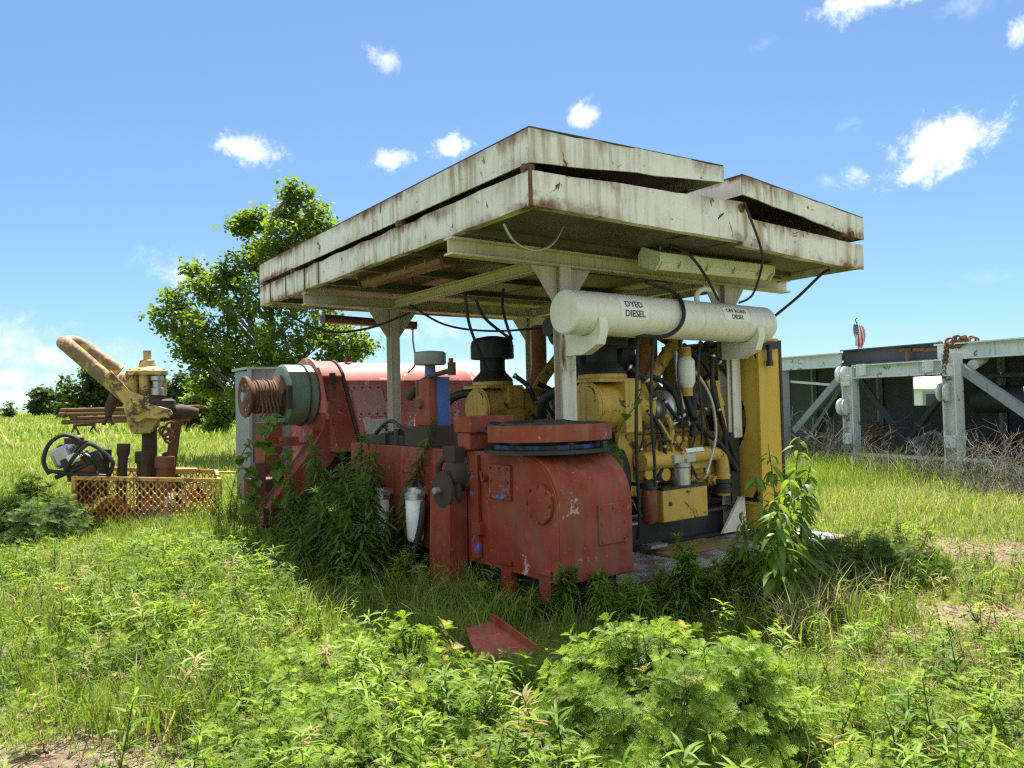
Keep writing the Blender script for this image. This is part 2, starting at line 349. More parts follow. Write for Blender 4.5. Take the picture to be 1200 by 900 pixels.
# posts, beams
PN, PR, PL, PF = (1.22, 1.12), (3.62, 1.12), (1.24, 4.62), (3.55, 4.62)
m = MB(); m.ibeam((-.03,1.12,2.95), (4.82,1.12,2.95), .13, .15, .018); part('beam', m, BEAMW, can)
m = MB(); m.ibeam((.03,4.62,2.95), (4.6,4.62,2.95), .13, .15, .018); part('beam', m, BEAMW, can)
for u in (1.24, 3.6):
    m = MB(); m.ibeam((u,1.20,2.955), (u,4.54,2.955), .10, .12, .014); part('beam', m, BEAMW, can)
for (u, v) in (PN, PR, PL, PF):
    m = MB(); m.box((u-.065,v-.065,.14), (u+.065,v-.053,2.872)); m.box((u-.065,v+.053,.14), (u+.065,v+.065,2.872)); m.box((u-.008,v-.052,.14), (u+.008,v+.052,2.872)); m.box((u-.1,v-.1,.12),(u+.1,v+.1,.139))
    p = part('post', m, BEAMW, can)
    for s in (-1, 1):
        g = MB(); g.prism([(u+s*.066,v-.006,2.87),(u+s*.36,v-.006,2.87),(u+s*.066,v-.006,2.48)], (0,.012,0)); part('gusset', g, BEAMW, p)
    if (u, v) == PR:
        g = MB(); g.box((u-.075,v-.085,.14), (u+.075,v-.067,1.22)); part('black_sleeve', g, BLK, p)
        g = MB(); g.box((u-.02,v-.1,1.16), (u+.12,v-.087,2.15)); part('cover_strip', g, WHITE, p)
        g = MB(); g.prism([(u-.3,v-.12,.13),(u+.12,v-.12,.13),(u+.1,v-.12,.5),(u+.02,v-.12,.5)], (0,.03,0)); part('foot', g, WHITE, p)
    if (u, v) == PN:
        g = MB(); g.box((u-.08,v-.085,.6), (u+.08,v-.067,2.2)); part('cover_strip', g, WHITE, p)

# ================================================================== FUEL TANK
TV, TZ, TR = .76, 2.40, .2
tank = thing('fuel_tank', 'long white cylindrical fuel tank stencilled as dyed diesel, slung under the canopy edge', 'tank', (2.4, TV, TZ))
m = MB(); m.lathe((.93,TV,TZ), (1,0,0), [(.0,-.012),(.1,-.010),(TR-.015,-.004),(TR,.01),(TR,2.86),(TR-.03,2.91),(.1,2.95),(0,2.96)], 40); part('shell', m, TANKW, tank)
for u in (1.22, 3.5):
    m = MB(); a = [(-.30, .0)]
    arc = [(TV+math.cos(t)*(TR+.004), TZ+math.sin(t)*(TR+.004)) for t in np.linspace(R_(-15), R_(-165), 14)]
    poly = [(u-.05, v, z) for v, z in arc]+[(u-.05, TV-.30+.1, TZ-.17),(u-.05, TV-.2, TZ-.32),(u-.05, 1.05, TZ-.36),(u-.05,1.05,TZ-.05),(u-.05, TV+.22, TZ-.05)][::1]
    poly = [(u-.05, v, z) for v, z in arc[::-1]]+[(u-.05, TV+.24, TZ-.05),(u-.05,TV+.26,TZ-.30),(u-.05,TV+.1,TZ-.36),(u-.05,TV-.16,TZ-.33),(u-.05,TV-.26,TZ-.2)]
    poly = [(u-.05, v, z) for v, z in arc]+[(u-.05, TV-.24, TZ-.06)][:0]
    top = [(u-.05, v, z) for v, z in arc]                 # from +v side (camera far) to -v side
    low = [(u-.05, TV-.21, TZ-.16),(u-.05, TV-.16, TZ-.29),(u-.05, TV+.02, TZ-.37),(u-.05, 1.04, TZ-.37),(u-.05, 1.04, TZ-.04)]
    m.prism(top+low, (.1, 0, 0)); part('saddle', m, TANKW, tank)
m = MB(); m.tube(bez([(2.75,TV+.02,TZ+.19),(2.75,TV+.02,TZ+.28),(2.80,TV-.02,TZ+.33),(2.88,TV-.08,TZ+.31),(2.9,TV-.1,TZ+.25)], 6), .028, 12); part('filler_elbow', m, FILT, tank)
def wrap_text(s, size, u_mid, ang):
    cu = bpy.data.curves.new('t', 'FONT'); cu.body = s; cu.size = size; cu.align_x = 'CENTER'; cu.align_y = 'CENTER'; cu.offset = size*.008; cu.resolution_u = 2
    o = bpy.data.objects.new('t', cu); COL.objects.link(o); dg = bpy.context.evaluated_depsgraph_get(); dg.update()
    me = bpy.data.meshes.new_from_object(o.evaluated_get(dg)); vs = [v.co.copy() for v in me.vertices]; fs = [tuple(p.vertices) for p in me.polygons]
    bpy.data.objects.remove(o); bpy.data.curves.remove(cu); bpy.data.meshes.remove(me)
    r = TR+.0068; m = MB()
    pts = []
    for p in vs:
        a = ang+p.y/r; pts.append((u_mid+p.x, TV-math.cos(a)*r, TZ+math.sin(a)*r))
    return m.add(pts, fs)
def patch(u0, u1, a0, a1, r):
    m = MB(); n = 8; vs = []; fs = []
    for i in range(n+1):
        a = a0+(a1-a0)*i/n
        for u in (u0, u1): vs.append((u, TV-math.cos(a)*r, TZ+math.sin(a)*r))
    for i in range(n): fs.append((2*i, 2*i+1, 2*i+3, 2*i+2))
    return m.add(vs, fs)
for lines, um, sz, w in ((('DYED','DIESEL'), 1.62, .088, .18), (('OFF ROAD','DIESEL'), 3.12, .066, .21)):
    am = R_(11) if um < 2 else R_(20); dl = sz*.5/TR
    p = part('label_patch', patch(um-w, um+w, am-dl*2.2, am+dl*2.5, TR+.002), LABELW, tank)
    for s, a in zip(lines, (am+dl, am-dl)): part('lettering', wrap_text(s, sz, um, a), LETTER, p)

# ================================================================== LAMPS HANGING UNDER THE ROOF
ROSE_LIT = paint('warm_lit_rose', (.22,.085,.06), rust=.4, streak=.3)  # lens colour carries the warm light on the maroon lamps' undersides
def strip_lamp(label, a, b, w, h, mats, tilt, frame='M'):
    a, b = Vector(a), Vector(b); mid = (a+b)/2
    L = thing('strip_lamp', label, 'lamp', tuple(mid), frame, 'strip lamps under the canopy')
    d = (b-a).normalized(); x = d.cross(Vector((0,0,1))).normalized(); y = x.cross(d)
    x2 = x*math.cos(tilt)+y*math.sin(tilt); y2 = -x*math.sin(tilt)+y*math.cos(tilt)
    def sec(pts): return [a+x2*p*w+y2*q*h for p, q in pts]
    m = MB(); m.prism(sec([(-.5,.05),(.5,.05),(.42,.5),(-.42,.5)]), b-a); part('housing', m, mats[0], L, bevel=.006)
    m = MB(); m.prism([p+d*.03 for p in sec([(-.47,.045),(-.36,-.42),(.36,-.42),(.47,.045)])], (b-a)-d*.06); part('lens', m, mats[1], L, bevel=.01)
    for e, q in ((a, -1), (b, 1)):
        m = MB(); m.prism([p+(e-a)+d*q*.003 for p in sec([(-.5,.05),(-.38,-.46),(.38,-.46),(.5,.05),(.42,.5),(-.42,.5)])], d*q*.02); part('end_cap', m, mats[0], L)
    for t in (.15, .38, .62, .85):
        for sd in (-1, 1):
            p = a.lerp(b, t)+x2*sd*w*.49+y2*h*.02; m = MB(); m.beam(p+y2*h*.16, p-y2*h*.22+x2*sd*-.0, .02, .012, tuple(d)); part('clip', m, STEEL, L)
    m = MB()
    for t in (.06, .94): p = a.lerp(b, t)+y2*h*.5; m.cyl(p, p+Vector((0,0,.10 if mats[0] is not MAROON else .12)), .012, n=8)
    part('hanger', m, STEEL, L); return L
strip_lamp('white enclosed strip lamp with a milky lens, hanging above the white tank', LV(762,304,.72), LV(893,318,.72), .30, .19, (LENS, LENS), R_(-22))
strip_lamp('maroon strip lamp under the left eave, the larger of the two maroon lamps', LU(430,331,.42), LU(527,303,.42), .22, .13, (MAROON, ROSE_LIT), 0)
strip_lamp('small maroon strip lamp hanging below the rear beam beside the left post', LV(380,374,5.75), LV(484,382,5.75), .2, .12, (MAROON, ROSE_LIT), 0)

# ================================================================== COMPOUND CASE (red)
U0, U1, ZB, ZT, RR = .2, .95, .24, 1.2, .4
case = thing('chain_case', 'chipped red steel chain case with a rounded end, in front of the yellow engine', 'machinery', (.6, 2.4, 0))
prof = [(3.7,ZB),(0,ZB)]+[(RR-math.cos(a)*RR, ZT-RR+math.sin(a)*RR) for a in np.linspace(0, math.pi/2, 12)]+[(3.7,ZT)]
m = MB(); m.prism([(U0,v,z) for v,z in prof], (U1-U0,0,0)); part('housing', m, RED, case, bevel=.012)
# bolted rim seam along the front edge
m = MB(); m.tube([(U0-.004,v,z) for v,z in [(1.2,ZB+.02),(.02,ZB+.02)]]+[(U0-.004, .02+RR-math.cos(a)*RR, ZT-RR-.02+math.sin(a)*RR) for a in np.linspace(0, math.pi/2, 12)], .008, 6); part('weld_seam', m, RED, case)
# round bolted cover on the side
cc = LU(634, 590, U0); cc = (U0, cc[1], cc[2])
m = MB(); m.lathe((U0+.002,cc[1],cc[2]), (-1,0,0), [(.155,0),(.155,.028),(.12,.036),(.03,.045),(0,.045)], 28); rc = part('round_cover', m, RED, case)
m = MB(); m.bolts((U0-.026,cc[1],cc[2]), (-1,0,0), .138, 8, .016, .02); part('bolt_ring', m, RED, rc)
def plate(u, v0, v1, z0, z1, t=.02, nb=(3,3), name='access_plate', mat=RED):
    m = MB(); m.box((u-t, v0, z0), (u+.002, v1, z1)); p = part(name, m, mat, case, bevel=.005); m = MB()
    for a in np.linspace(v0+.03, v1-.03, nb[0]):
        for b in np.linspace(z0+.03, z1-.03, nb[1]):
            if a in (v0+.03, v1-.03) or b in (z0+.03, z1-.03) or True:
                if (abs(a-v0-.03) < 1e-6 or abs(a-v1+.03) < 1e-6 or abs(b-z0-.03) < 1e-6 or abs(b-z1+.03) < 1e-6): m.cyl((u-t,a,b), (u-t-.012,a,b), .011, n=6)
    part('bolt_ring', m, mat, p); return p
a = LU(588, 563, U0); p = plate(U0, a[1]-.15, a[1]+.15, a[2]-.15, a[2]+.13, .03, mat=REDBLUE)
m = MB()
for i in range(4): m.box((U0-.036,a[1]-.1,a[2]-.10+i*.05), (U0-.029,a[1]+.1,a[2]-.075+i*.05))
part('cast_rib', m, RED, p)
a = LU(486, 553, U0); p = plate(U0, a[1]-.16, a[1]+.16, a[2]-.14, a[2]+.14, .05, mat=REDBLUE)
m = MB()
for i in range(4): m.box((U0-.056,a[1]-.11,a[2]-.09+i*.045), (U0-.049,a[1]+.11,a[2]-.07+i*.045))
part('cast_rib', m, RED, p)
# plate on the end face
a = LV(717, 612, 0); m = MB(); m.box((a[0]-.15,-.02,a[2]-.16), (a[0]+.15,.002,a[2]+.15)); p = part('access_plate', m, COVER if False else RED, case, bevel=.005)
m = MB()
for x in (-.12, 0, .12):
    for z in (-.13, 0, .12):
        if x or z: m.cyl((a[0]+x,-.02,a[2]+z), (a[0]+x,-.032,a[2]+z), .011, n=6)
part('bolt_ring', m, RED, p)
for v in (.12, .62):
    m = MB(); m.box((U0-.012,v,.03), (U0+.05,v+.14,ZB+.10)); m.box((U0-.03,v-.02,ZB+.06),(U0-.013,v+.16,ZB+.10)); part('foot_bracket', m, RED, case, bevel=.004)
m = MB(); m.box((U0-.05,1.0,.5), (U0,1.12,.6)); m.box((U1,.1,.52),(U1+.06,.16,.57)); m.cyl((U0,.95,.98),(U0-.05,.95,.98),.03,n=10); m.cyl((U0-.05,.95,.98),(U0-.06,.95,1.04),.014,n=8); part('lug', m, RED, case)
m = MB(); m.box((.3,.1,.0), (.85,5.2,ZB-.003)); part('skid_rail', m, BLK, case)
# brake-clutch tray on top
tc_ = (.54, .56); Rt = .56
ringz = (1.30, 1.43)
m = MB()
arc = [(tc_[0]+math.cos(t)*Rt, tc_[1]+math.sin(t)*Rt*.92) for t in np.linspace(R_(-185), R_(70), 36)]
vs = []; fs = []
for (x, y) in arc:
    dx, dy = (x-tc_[0])/Rt, (y-tc_[1])/Rt
    for (o, z) in ((0,ringz[0]),(0,ringz[1]),(-.014,ringz[1]),(-.014,ringz[0])): vs.append((x+dx*o, y+dy*o, z))
for i in range(len(arc)-1):
    for k in range(4): fs.append((4*i+k, 4*i+(k+1)%4, 4*i+4+(k+1)%4, 4*i+4+k))
fs += [(0,1,2,3), tuple(4*(len(arc)-1)+k for k in (3,2,1,0))]; m.add(vs, fs)
gd = part('ring_guard', m, RED, case)
m = MB(); m.prism([(tc_[0]+math.cos(t)*(Rt-.02), tc_[1]+math.sin(t)*(Rt-.02)*.92, 1.375) for t in np.linspace(0, 2*math.pi, 40)[:-1]], (0,0,.02)); part('tray', m, BLK, gd)
rr = random.Random(4); m = MB()
pts = []
for i in range(30):
    t = 2*math.pi*i/30; r = Rt*(.84+rr.uniform(-.06,.06)); pts.append((tc_[0]+math.cos(t)*r, tc_[1]+math.sin(t)*r*.9, 1.425+rr.uniform(-.015,.015)))
m.add(pts+[(tc_[0],tc_[1],1.47)], [(i,(i+1)%30,30) for i in range(30)]); m.tube(pts, .022, 6, closed=True); part('rubber_sheet', m, RUB, gd)
m = MB(); m.lathe((tc_[0],tc_[1],ZT+.002), (0,0,1), [(.52,0),(.52,.03),(.34,.04),(.34,.17),(0,.17)], 32); part('turntable', m, BLK, gd); m = MB(); m.lathe((tc_[0],tc_[1],ZT+.034),(0,0,1),[(.44,0),(.44,.035),(0,.035)],32); part('worn_ring', m, paint('greasy_blue',(.03,.06,.20),chip=(.02,.02,.02),chipamt=.5,rust=.3), gd)
m = MB(); m.box((.14,1.10,1.36), (.6,1.36,1.50)); m.box((.16,1.14,1.215),(.5,1.34,1.358)); part('end_block', m, RED, gd, bevel=.006)
m = MB()
for k, (x, y) in enumerate(((.3,.9),(.32,.65),(.45,.15),(.75,.1),(.85,.3))): m.cyl((x,y,ZT), (x,y,ZT+.09), .03, n=8)
part('stud', m, BLK, gd)
# column with the sheave at its foot end
col = thing('red_column', 'square red steel column with a dark sheave on top beside the chain case', 'machinery', (.1, 1.42, 0))
m = MB(); m.hexa([(.0,1.26,-.05),(.187,1.26,-.05),(.187,1.62,-.05),(.0,1.62,-.05),(.0,1.24,.85),(.187,1.24,.85),(.187,1.56,.85),(.0,1.56,.85)]); part('post', m, RED, col, bevel=.006)
s0 = LU(524, 578, .04)
m = MB(); m.lathe((-.03,s0[1]+.02,s0[2]+.03), (1,0,0), [(.0,0),(.04,0),(.05,.02),(.16,.03),(.165,.05),(.12,.075),(.12,.09),(.165,.115),(.16,.135),(.05,.14),(.05,.17),(0,.17)], 28); sh = part('sheave', m, RUSTD, col)
m = MB(); m.cyl((-.08,s0[1]+.02,s0[2]+.03), (.2,s0[1]+.02,s0[2]+.03), .03, n=12); part('axle', m, STEEL, sh)
m = MB(); m.lathe((.04,1.3,1.0),(1,0,0),[(.06,0),(.10,.01),(.12,.05),(.12,.12),(.16,.13),(.16,.155),(0,.155)],22); m.bolts((.17,1.3,1.0),(-1,0,0),.14,8,.016,.02); m.box((.06,1.24,1.10),(.187,1.44,1.24)); m.cyl((.0,1.3,1.0),(.06,1.3,1.0),.035,n=12); m.tube(bez([(.1,1.48,.9),(.06,1.5,1.0),(.05,1.45,1.1),(.1,1.36,1.16)],5), .028, 8); part('bearing_block', m, RUSTD, col, bevel=.01)
m = MB(); m.box((.165,1.04,.3),(.192,1.16,1.17)); part('backing_plate', m, REDBLUE, col)
# control valve standing on the case
val = thing('control_valve', 'red and blue valve post with grey drum cap and black lever on the chain case', 'valve', (.4, 2.1, ZT))
b0 = LU(508, 500, .4)
vc = b0[1]
m = MB(); m.box((.22,vc-.22,ZT+.002), (.62,vc+.28,ZT+.20)); part('base_box', m, RUSTD, val, bevel=.008)
m = MB(); m.box((.30,vc-.1,ZT+.203), (.5,vc+.17,ZT+.66)); part('post', m, RED, val, bevel=.006)
m = MB(); m.box((.38,vc-.16,ZT+.203), (.5,vc-.103,ZT+.68)); part('side_channel', m, BLUE, val)
m = MB(); m.cyl((.4,vc+.04,ZT+.66), (.4,vc+.04,ZT+.81), .06, .05, 16); part('stem', m, BLUE, val)
m = MB(); m.lathe((.4,vc+.04,ZT+.80), (0,0,1), [(.05,0),(.15,.005),(.158,.02),(.158,.12),(.14,.135),(.05,.145),(0,.145)], 28); part('drum_cap', m, paint('drab_grey', (.19,.21,.20), rust=.3), val)
m = MB(); m.tube([(.33,vc+.26,ZT+.56),(.33,vc+.1,ZT+.64),(.33,vc-.1,ZT+.69),(.33,vc-.5,ZT+.73)], [.035,.028,.024,.026], 10); m.cyl((.33,vc-.48,ZT+.68),(.33,vc-.48,ZT+.80),.04,n=12); m.cyl((.33,vc+.12,ZT+.5),(.33,vc+.12,ZT+.66),.04,n=12); m.cyl((.33,vc+.36,ZT+.5),(.33,vc+.2,ZT+.58),.05,.04,12)
part('lever', m, RUSTD, val)
m = MB(); m.cyl((.3,vc+.06,ZT+.42), (.26,vc+.06,ZT+.42), .05, n=14); part('knob', m, RUST, val)
m = MB()
for i in range(5): m.cyl((.25+.08*i,vc+.5,ZT), (.25+.08*i,vc+.5,ZT+.16+.03*(i%2)), .03, n=8); m.box((.22+.08*i,vc+.7,ZT+.002),(.27+.08*i,vc+.8,ZT+.12+.02*(i%3)))
m.box((.25,vc+.35,ZT+.002),(.7,vc+1.3,ZT+.1)); m.tube(bez([(.3,vc+.4,ZT+.15),(.28,vc+.7,ZT+.25),(.3,vc+1.1,ZT+.1)],6), .02, 8)
part('valve_bank', m, BLK, val)
# filters on the side of the case
for (x, lab) in ((486, 'white canister filter with a silver head, nearest the red column'), (446, 'white canister filter with a silver head, half behind the tall weeds')):
    c = LU(x, 582, .09); f = thing('canister_filter', lab, 'filter', (.09, c[1], c[2]), group='canister filters on the red chain case')
    m = MB(); m.lathe((.09,c[1],c[2]-.02), (0,0,-1), [(.085,0),(.09,.01),(.082,.36),(.07,.39),(.05,.395),(0,.395)], 20); part('bowl', m, FILT, f)
    m = MB(); m.lathe((.09,c[1],c[2]-.018), (0,0,1), [(.1,0),(.1,.05),(.07,.07),(.07,.11),(0,.11)], 20); m.box((.09,c[1]-.05,c[2]+.02), (.2,c[1]+.05,c[2]+.08)); m.cyl((.09,c[1]-.16,c[2]+.05), (.09,c[1]+.16,c[2]+.05), .03, n=10); part('head', m, SILV, f)
for i, (x, y, dx) in enumerate(((497,588,-14), (470,620,20))):
    a = LU(x, y, .12); b = LU(x+dx-6, 660, .02); c2 = LU(x+dx-30, 640, .1)
    single('rubber_hose', MB().tube(bez([a, (a[0]-.05,a[1]+.02,a[2]-.3), b, (c2[0],c2[1],c2[2]-.02), (c2[0]+.08,c2[1]+.15,c2[2]+.35)], 8), .032, 10), RUB, 'black rubber hose looping down from the ' + ('filter beside the red column' if i == 0 else 'red case behind the weeds'), 'hose', a)

# ================================================================== ENGINES
def engine():
    e = thing('diesel_engine', 'yellow diesel engine with turbo and filters, standing behind the red chain case nearest the tank', 'engine', (2.6, 1.55, .3), group='yellow diesel engines')
    L = lambda x, y, v: LV(x, y, v)
    m = MB(); m.box((2.02,1.2,.62), (3.5,1.95,1.24)); m.box((2.05,1.28,1.243),(3.45,1.86,1.42))
    for i in range(6): m.box((2.1+.235*i,1.14,.78), (2.26+.235*i,1.198,1.2)); m.cyl((2.18+.235*i,1.14,.98),(2.18+.235*i,1.11,.98),.05,n=12)
    part('block', m, YEL, e, bevel=.012)
    for i in range(3):
        m = MB(); m.box((2.07+.47*i,1.3,1.423), (2.5+.47*i,1.8,1.58)); m.box((2.1+.47*i,1.34,1.583),(2.47+.47*i,1.76,1.62)); h = part('cylinder_head', m, YEL, e, bevel=.012)
        m = MB(); m.box((2.12+.47*i,1.26,1.45),(2.20+.47*i,1.298,1.55)); m.box((2.34+.47*i,1.26,1.45),(2.42+.47*i,1.298,1.55)); m.bolts((2.28+.47*i,1.5,1.622),(0,0,1),.13,4,.02,.03); part('head_bolt', m, RUSTD, h)
    m = MB(); m.prism([(1.92,1.14,.68),(2.16,1.14,.62),(2.16,1.14,1.3),(1.92,1.14,1.42)], (0,.05,0)); part('side_plate', m, YEL, e, bevel=.006)
    # oil manifold pipe along the side
    m = MB(); a = L(752,541,1.02); m.tube([(2.1,1.02,a[2]),(2.62,1.02,a[2])], .095, 18); m.tube([(2.62,1.02,a[2]),(2.66,1.02,a[2])], .125, 18); m.tube([(2.66,1.02,a[2]+.01),(3.2,1.04,a[2]+.02)], .08, 18)
    m.tube(bez([(3.2,1.04,a[2]+.02),(3.34,1.04,a[2]),(3.4,1.04,a[2]-.1),(3.4,1.04,a[2]-.45)],6), .075, 14)
    mp = part('coolant_pipe', m, YEL, e)
    m = MB(); m.prism([(2.72,.955,a[2]+.055),(3.0,.955,a[2]+.06),(3.0,.975,a[2]+.10),(2.72,.975,a[2]+.095)], (0,-.004,.004)); part('data_plate', m, LABELW, mp)
    m = MB(); m.lathe((3.4,1.04,a[2]-.42),(0,0,1),[(.1,0),(.1,.05),(.085,.06),(.085,.1),(.1,.11),(.1,.15),(0,.15)],18); part('coupling', m, BLK, mp)
    m = MB()
    for (p, q, r) in (((2.3,1.05,.8),(2.3,1.0,1.1),.02),((2.38,1.03,1.4),(2.55,.98,.9),.018),((2.5,1.02,1.1),(2.5,1.02,1.45),.03),((2.9,1.08,1.2),(3.1,1.06,1.5),.02)):
        part('pump_line', MB().tube(bez([p, ((p[0]+q[0])/2+.04,(p[1]+q[1])/2-.04,(p[2]+q[2])/2), q],5), r, 8), YEL, e)
    m = MB(); m.box((2.15,1.06,.8),(2.32,1.14,.92)); m.box((2.322,1.06,.76),(2.62,1.14,.86)); part('filter_bracket', MB().box((2.86,1.04,.86),(3.18,1.15,.93)), YEL, e); m.cyl((2.44,.99,.84),(2.44,1.14,.84),.07,n=16); m.cyl((2.2,1.0,.86),(2.2,1.1,.86),.06,n=14)
    part('fuel_pump', m, YEL, e, bevel=.006)
    m = MB()
    for i in range(6): m.tube(bez([(2.16+.2*i,1.12,1.0),(2.2+.2*i,1.06,1.25),(2.26+.19*i,1.12,1.42)],5), .011, 6)
    m.tube(bez([(2.1,1.08,1.3),(2.6,1.03,1.33),(3.1,1.06,1.25),(3.3,1.1,.9)],6), .014, 6); part('fuel_line', m, RUSTD, e)
    m = MB(); c = L(798,547,.96); m.lathe((c[0],.96,c[2]),(0,0,-1),[(.085,0),(.095,.01),(.095,.27),(.07,.3),(0,.3)],22); fl_ = part('oil_filter', m, SILV, e)
    m = MB(); m.lathe((c[0],.96,c[2]+.002),(0,0,1),[(.1,0),(.1,.04),(.05,.06),(0,.06)],22); m.box((c[0]-.16,.9,c[2]+.05),(c[0]+.16,1.05,c[2]+.13)); part('filter_head', m, STEEL, fl_)
    ck = random.Random(12)
    for i in range(16):
        u, z, r = ck.uniform(2.1,3.45), ck.uniform(.66,1.45), ck.uniform(.025,.055); m = MB(); k = ck.random()
        if k < .5: m.lathe((u,1.14,z),(0,-1,0),[(r*1.3,0),(r*1.3,.02),(r,.025),(r,.07),(r*.6,.08),(0,.08)],14); m.bolts((u,1.12,z),(0,-1,0),r*1.12,5,.009,.012)
        elif k < .8: m.box((u-r*1.6,1.08,z-r),(u+r*1.6,1.139,z+r)); m.cyl((u-r,1.08,z),(u-r,1.065,z),.012,n=6); m.cyl((u+r,1.08,z),(u+r,1.065,z),.012,n=6)
        else: m.tube(bez([(u,1.13,z),(u+.02,1.03,z+.05),(u+.1,1.02,z+.12),(u+.14,1.1,z+.2)],5),.018,8); m.cyl((u,1.14,z),(u,1.08,z),.03,n=6)
        part('boss', m, YEL if ck.random() < .7 else (RUSTD if ck.random() < .6 else STEEL), e, bevel=.004)
    for p, r, mt_ in (([(2.2,1.0,1.5),(2.35,.96,1.3),(2.4,.97,1.0),(2.3,1.02,.75)],.02,RUB), ([(2.45,1.0,1.6),(2.6,.95,1.4),(2.85,.95,1.35),(3.1,1.0,1.5)],.022,RUB), ([(2.95,1.0,1.9),(3.15,.97,1.6),(3.2,.96,1.2),(3.05,.98,.8)],.018,STEEL), ([(2.65,1.0,2.1),(2.62,.96,1.8),(2.7,.96,1.5)],.016,STEEL), ([(3.25,1.0,2.1),(3.2,.98,1.7),(3.35,.97,1.3),(3.45,1.0,.7)],.024,RUB), ([(2.1,1.02,1.1),(2.3,.94,1.2),(2.6,.94,1.1),(2.9,.96,.75)],.014,RUSTD), ([(2.05,1.1,1.95),(2.2,1.0,1.8),(2.3,1.0,1.6)],.03,RUB), ([(3.1,1.3,2.0),(3.3,1.15,2.1),(3.6,1.1,1.9),(3.75,1.1,1.5)],.035,RUB)):
        q = bez(p, 7); h_ = part('line', MB().tube(q, r, 9), mt_, e); m = MB()
        for i in (1, len(q)//2, len(q)-2): d = (q[i+1]-q[i]).normalized(); m.tube([q[i]-d*.012, q[i]+d*.012], r*1.25, 9)
        part('clamp', m, SILV, h_)
    # sump box
    b0, b1 = L(778,613,.86), L(829,572,.86); m = MB(); m.box((b0[0],.86,b0[2]-.0),(b1[0],1.2,b0[2]+.32)); sb = part('sump_box', m, YEL, e, bevel=.01)
    m = MB(); m.box((b0[0]-.01,.85,b0[2]+.322),(b1[0]+.01,1.2,b0[2]+.345)); m.cyl((b0[0]+.1,.85,b0[2]+.18),(b0[0]+.1,.858,b0[2]+.18),.022,n=10); m.cyl((b0[0]+.36,.85,b0[2]+.28),(b0[0]+.36,.858,b0[2]+.28),.014,n=8); part('lid', m, BLK, sb)
    # small red cylinder beside the flywheel housing
    c = L(761,573,.86); m = MB(); m.lathe((c[0],.86,c[2]),(0,0,-1),[(.05,0),(.07,.01),(.072,.3),(.05,.33),(0,.33)],18); rf = part('red_canister', m, RED, e)
    m = MB(); m.lathe((c[0],.86,c[2]+.002),(0,0,1),[(.08,0),(.08,.06),(.03,.08),(0,.08)],18); m.box((c[0]-.03,.88,c[2]+.02),(c[0]+.03,1.15,c[2]+.05)); part('canister_cap', m, BLK, rf)
    # flywheel housing
    m = MB(); m.lathe((1.62,1.55,.82),(1,0,0),[(.2,-.5),(.24,-.18),(.62,0),(.64,.02),(.64,.05),(.56,.07),(.5,.38),(0,.38)],40); fh = part('flywheel_housing', m, BLK, e)
    m = MB(); m.bolts((1.64,1.55,.82),(-1,0,0),.6,20,.014,.03); part('bolt_ring', m, BLK, fh)
    # aftercooler drum + block + intake stack
    cz = 1.55; m = MB(); m.lathe((1.60,1.28,cz),(1,0,0),[(0,-.004),(.225,0),(.24,.015),(.24,.78),(.22,.8),(0,.8)],36); dr = part('air_drum', m, YEL, e)
    m = MB(); m.ring((1.64,1.28,cz),(1,0,0),.243,.012); m.ring((2.1,1.28,cz),(1,0,0),.243,.012); m.box((1.92,1.02,cz-.26),(2.14,1.54,cz+.25)); part('clamp_band', m, YEL, dr)
    ic = (1.88, 1.3)
    m = MB(); m.box((ic[0]-.27,ic[1]-.25,cz+.24),(ic[0]+.27,ic[1]+.25,cz+.275)); m.lathe((ic[0],ic[1],cz+.277),(0,0,1),[(.25,0),(.25,.03),(.24,.05),(0,.05)],28); part('intake_flange', m, YEL, dr, bevel=.005)
    m = MB(); m.lathe((ic[0],ic[1],cz+.328),(0,0,1),[(.25,0),(.24,.03),(.17,.10),(.155,.13),(.155,.28),(0,.28)],28); part('intake_neck', m, RUB, dr)
    m = MB(); m.lathe((ic[0],ic[1],cz+.60),(0,0,1),[(.16,0),(.26,.002),(.265,.02),(.265,.16),(.25,.22),(.19,.26),(.08,.28),(0,.28)],32); part('rain_cap', m, RUB, dr)
    # turbo
    tcx = L(773,480,1.2)
    m = MB(); pts = [(tcx[0]+.12*0+.02*math.sin(t), 1.2+math.cos(t)*.14, tcx[2]+math.sin(t)*.14) for t in np.linspace(0, 5.4, 22)]; m.tube(pts, list(np.linspace(.085,.05,22)), 12); m.lathe((tcx[0]-.12,1.2,tcx[2]),(1,0,0),[(.08,0),(.1,.02),(.1,.1),(.06,.14),(.12,.2),(.12,.28),(0,.28)],20); m.cyl((tcx[0]-.02,1.34,tcx[2]),(tcx[0]-.02,1.34,tcx[2]-.22),.07,.08,14); part('turbocharger', m, STEEL, e)
    m = MB(); m.lathe((tcx[0]+.14,1.22,tcx[2]),(1,0,0),[(.14,0),(.18,.02),(.18,.16),(.12,.2),(0,.2)],22); m.tube(bez([(tcx[0]+.3,1.3,tcx[2]),(tcx[0]+.5,1.4,tcx[2]+.02),(tcx[0]+.62,1.5,tcx[2]-.1)],6), .1, 14); part('exhaust_manifold', m, RUSTD, e)
    m = MB(); x0 = L(760,420,1.5); m.tube(bez([(tcx[0]+.2,1.35,tcx[2]+.1),(tcx[0]+.1,1.45,tcx[2]+.3),(x0[0],1.5,2.1),(x0[0],1.5,2.62)],8), [.1]*25, 16); part('exhaust_pipe', m, COVER if False else RUSTO, e)
    m = MB(); m.tube(bez([(2.55,1.3,1.75),(2.7,1.3,1.95),(2.95,1.3,2.2),(3.2,1.4,2.38)],6), .075, 12); part('charge_pipe', m, YEL, e)
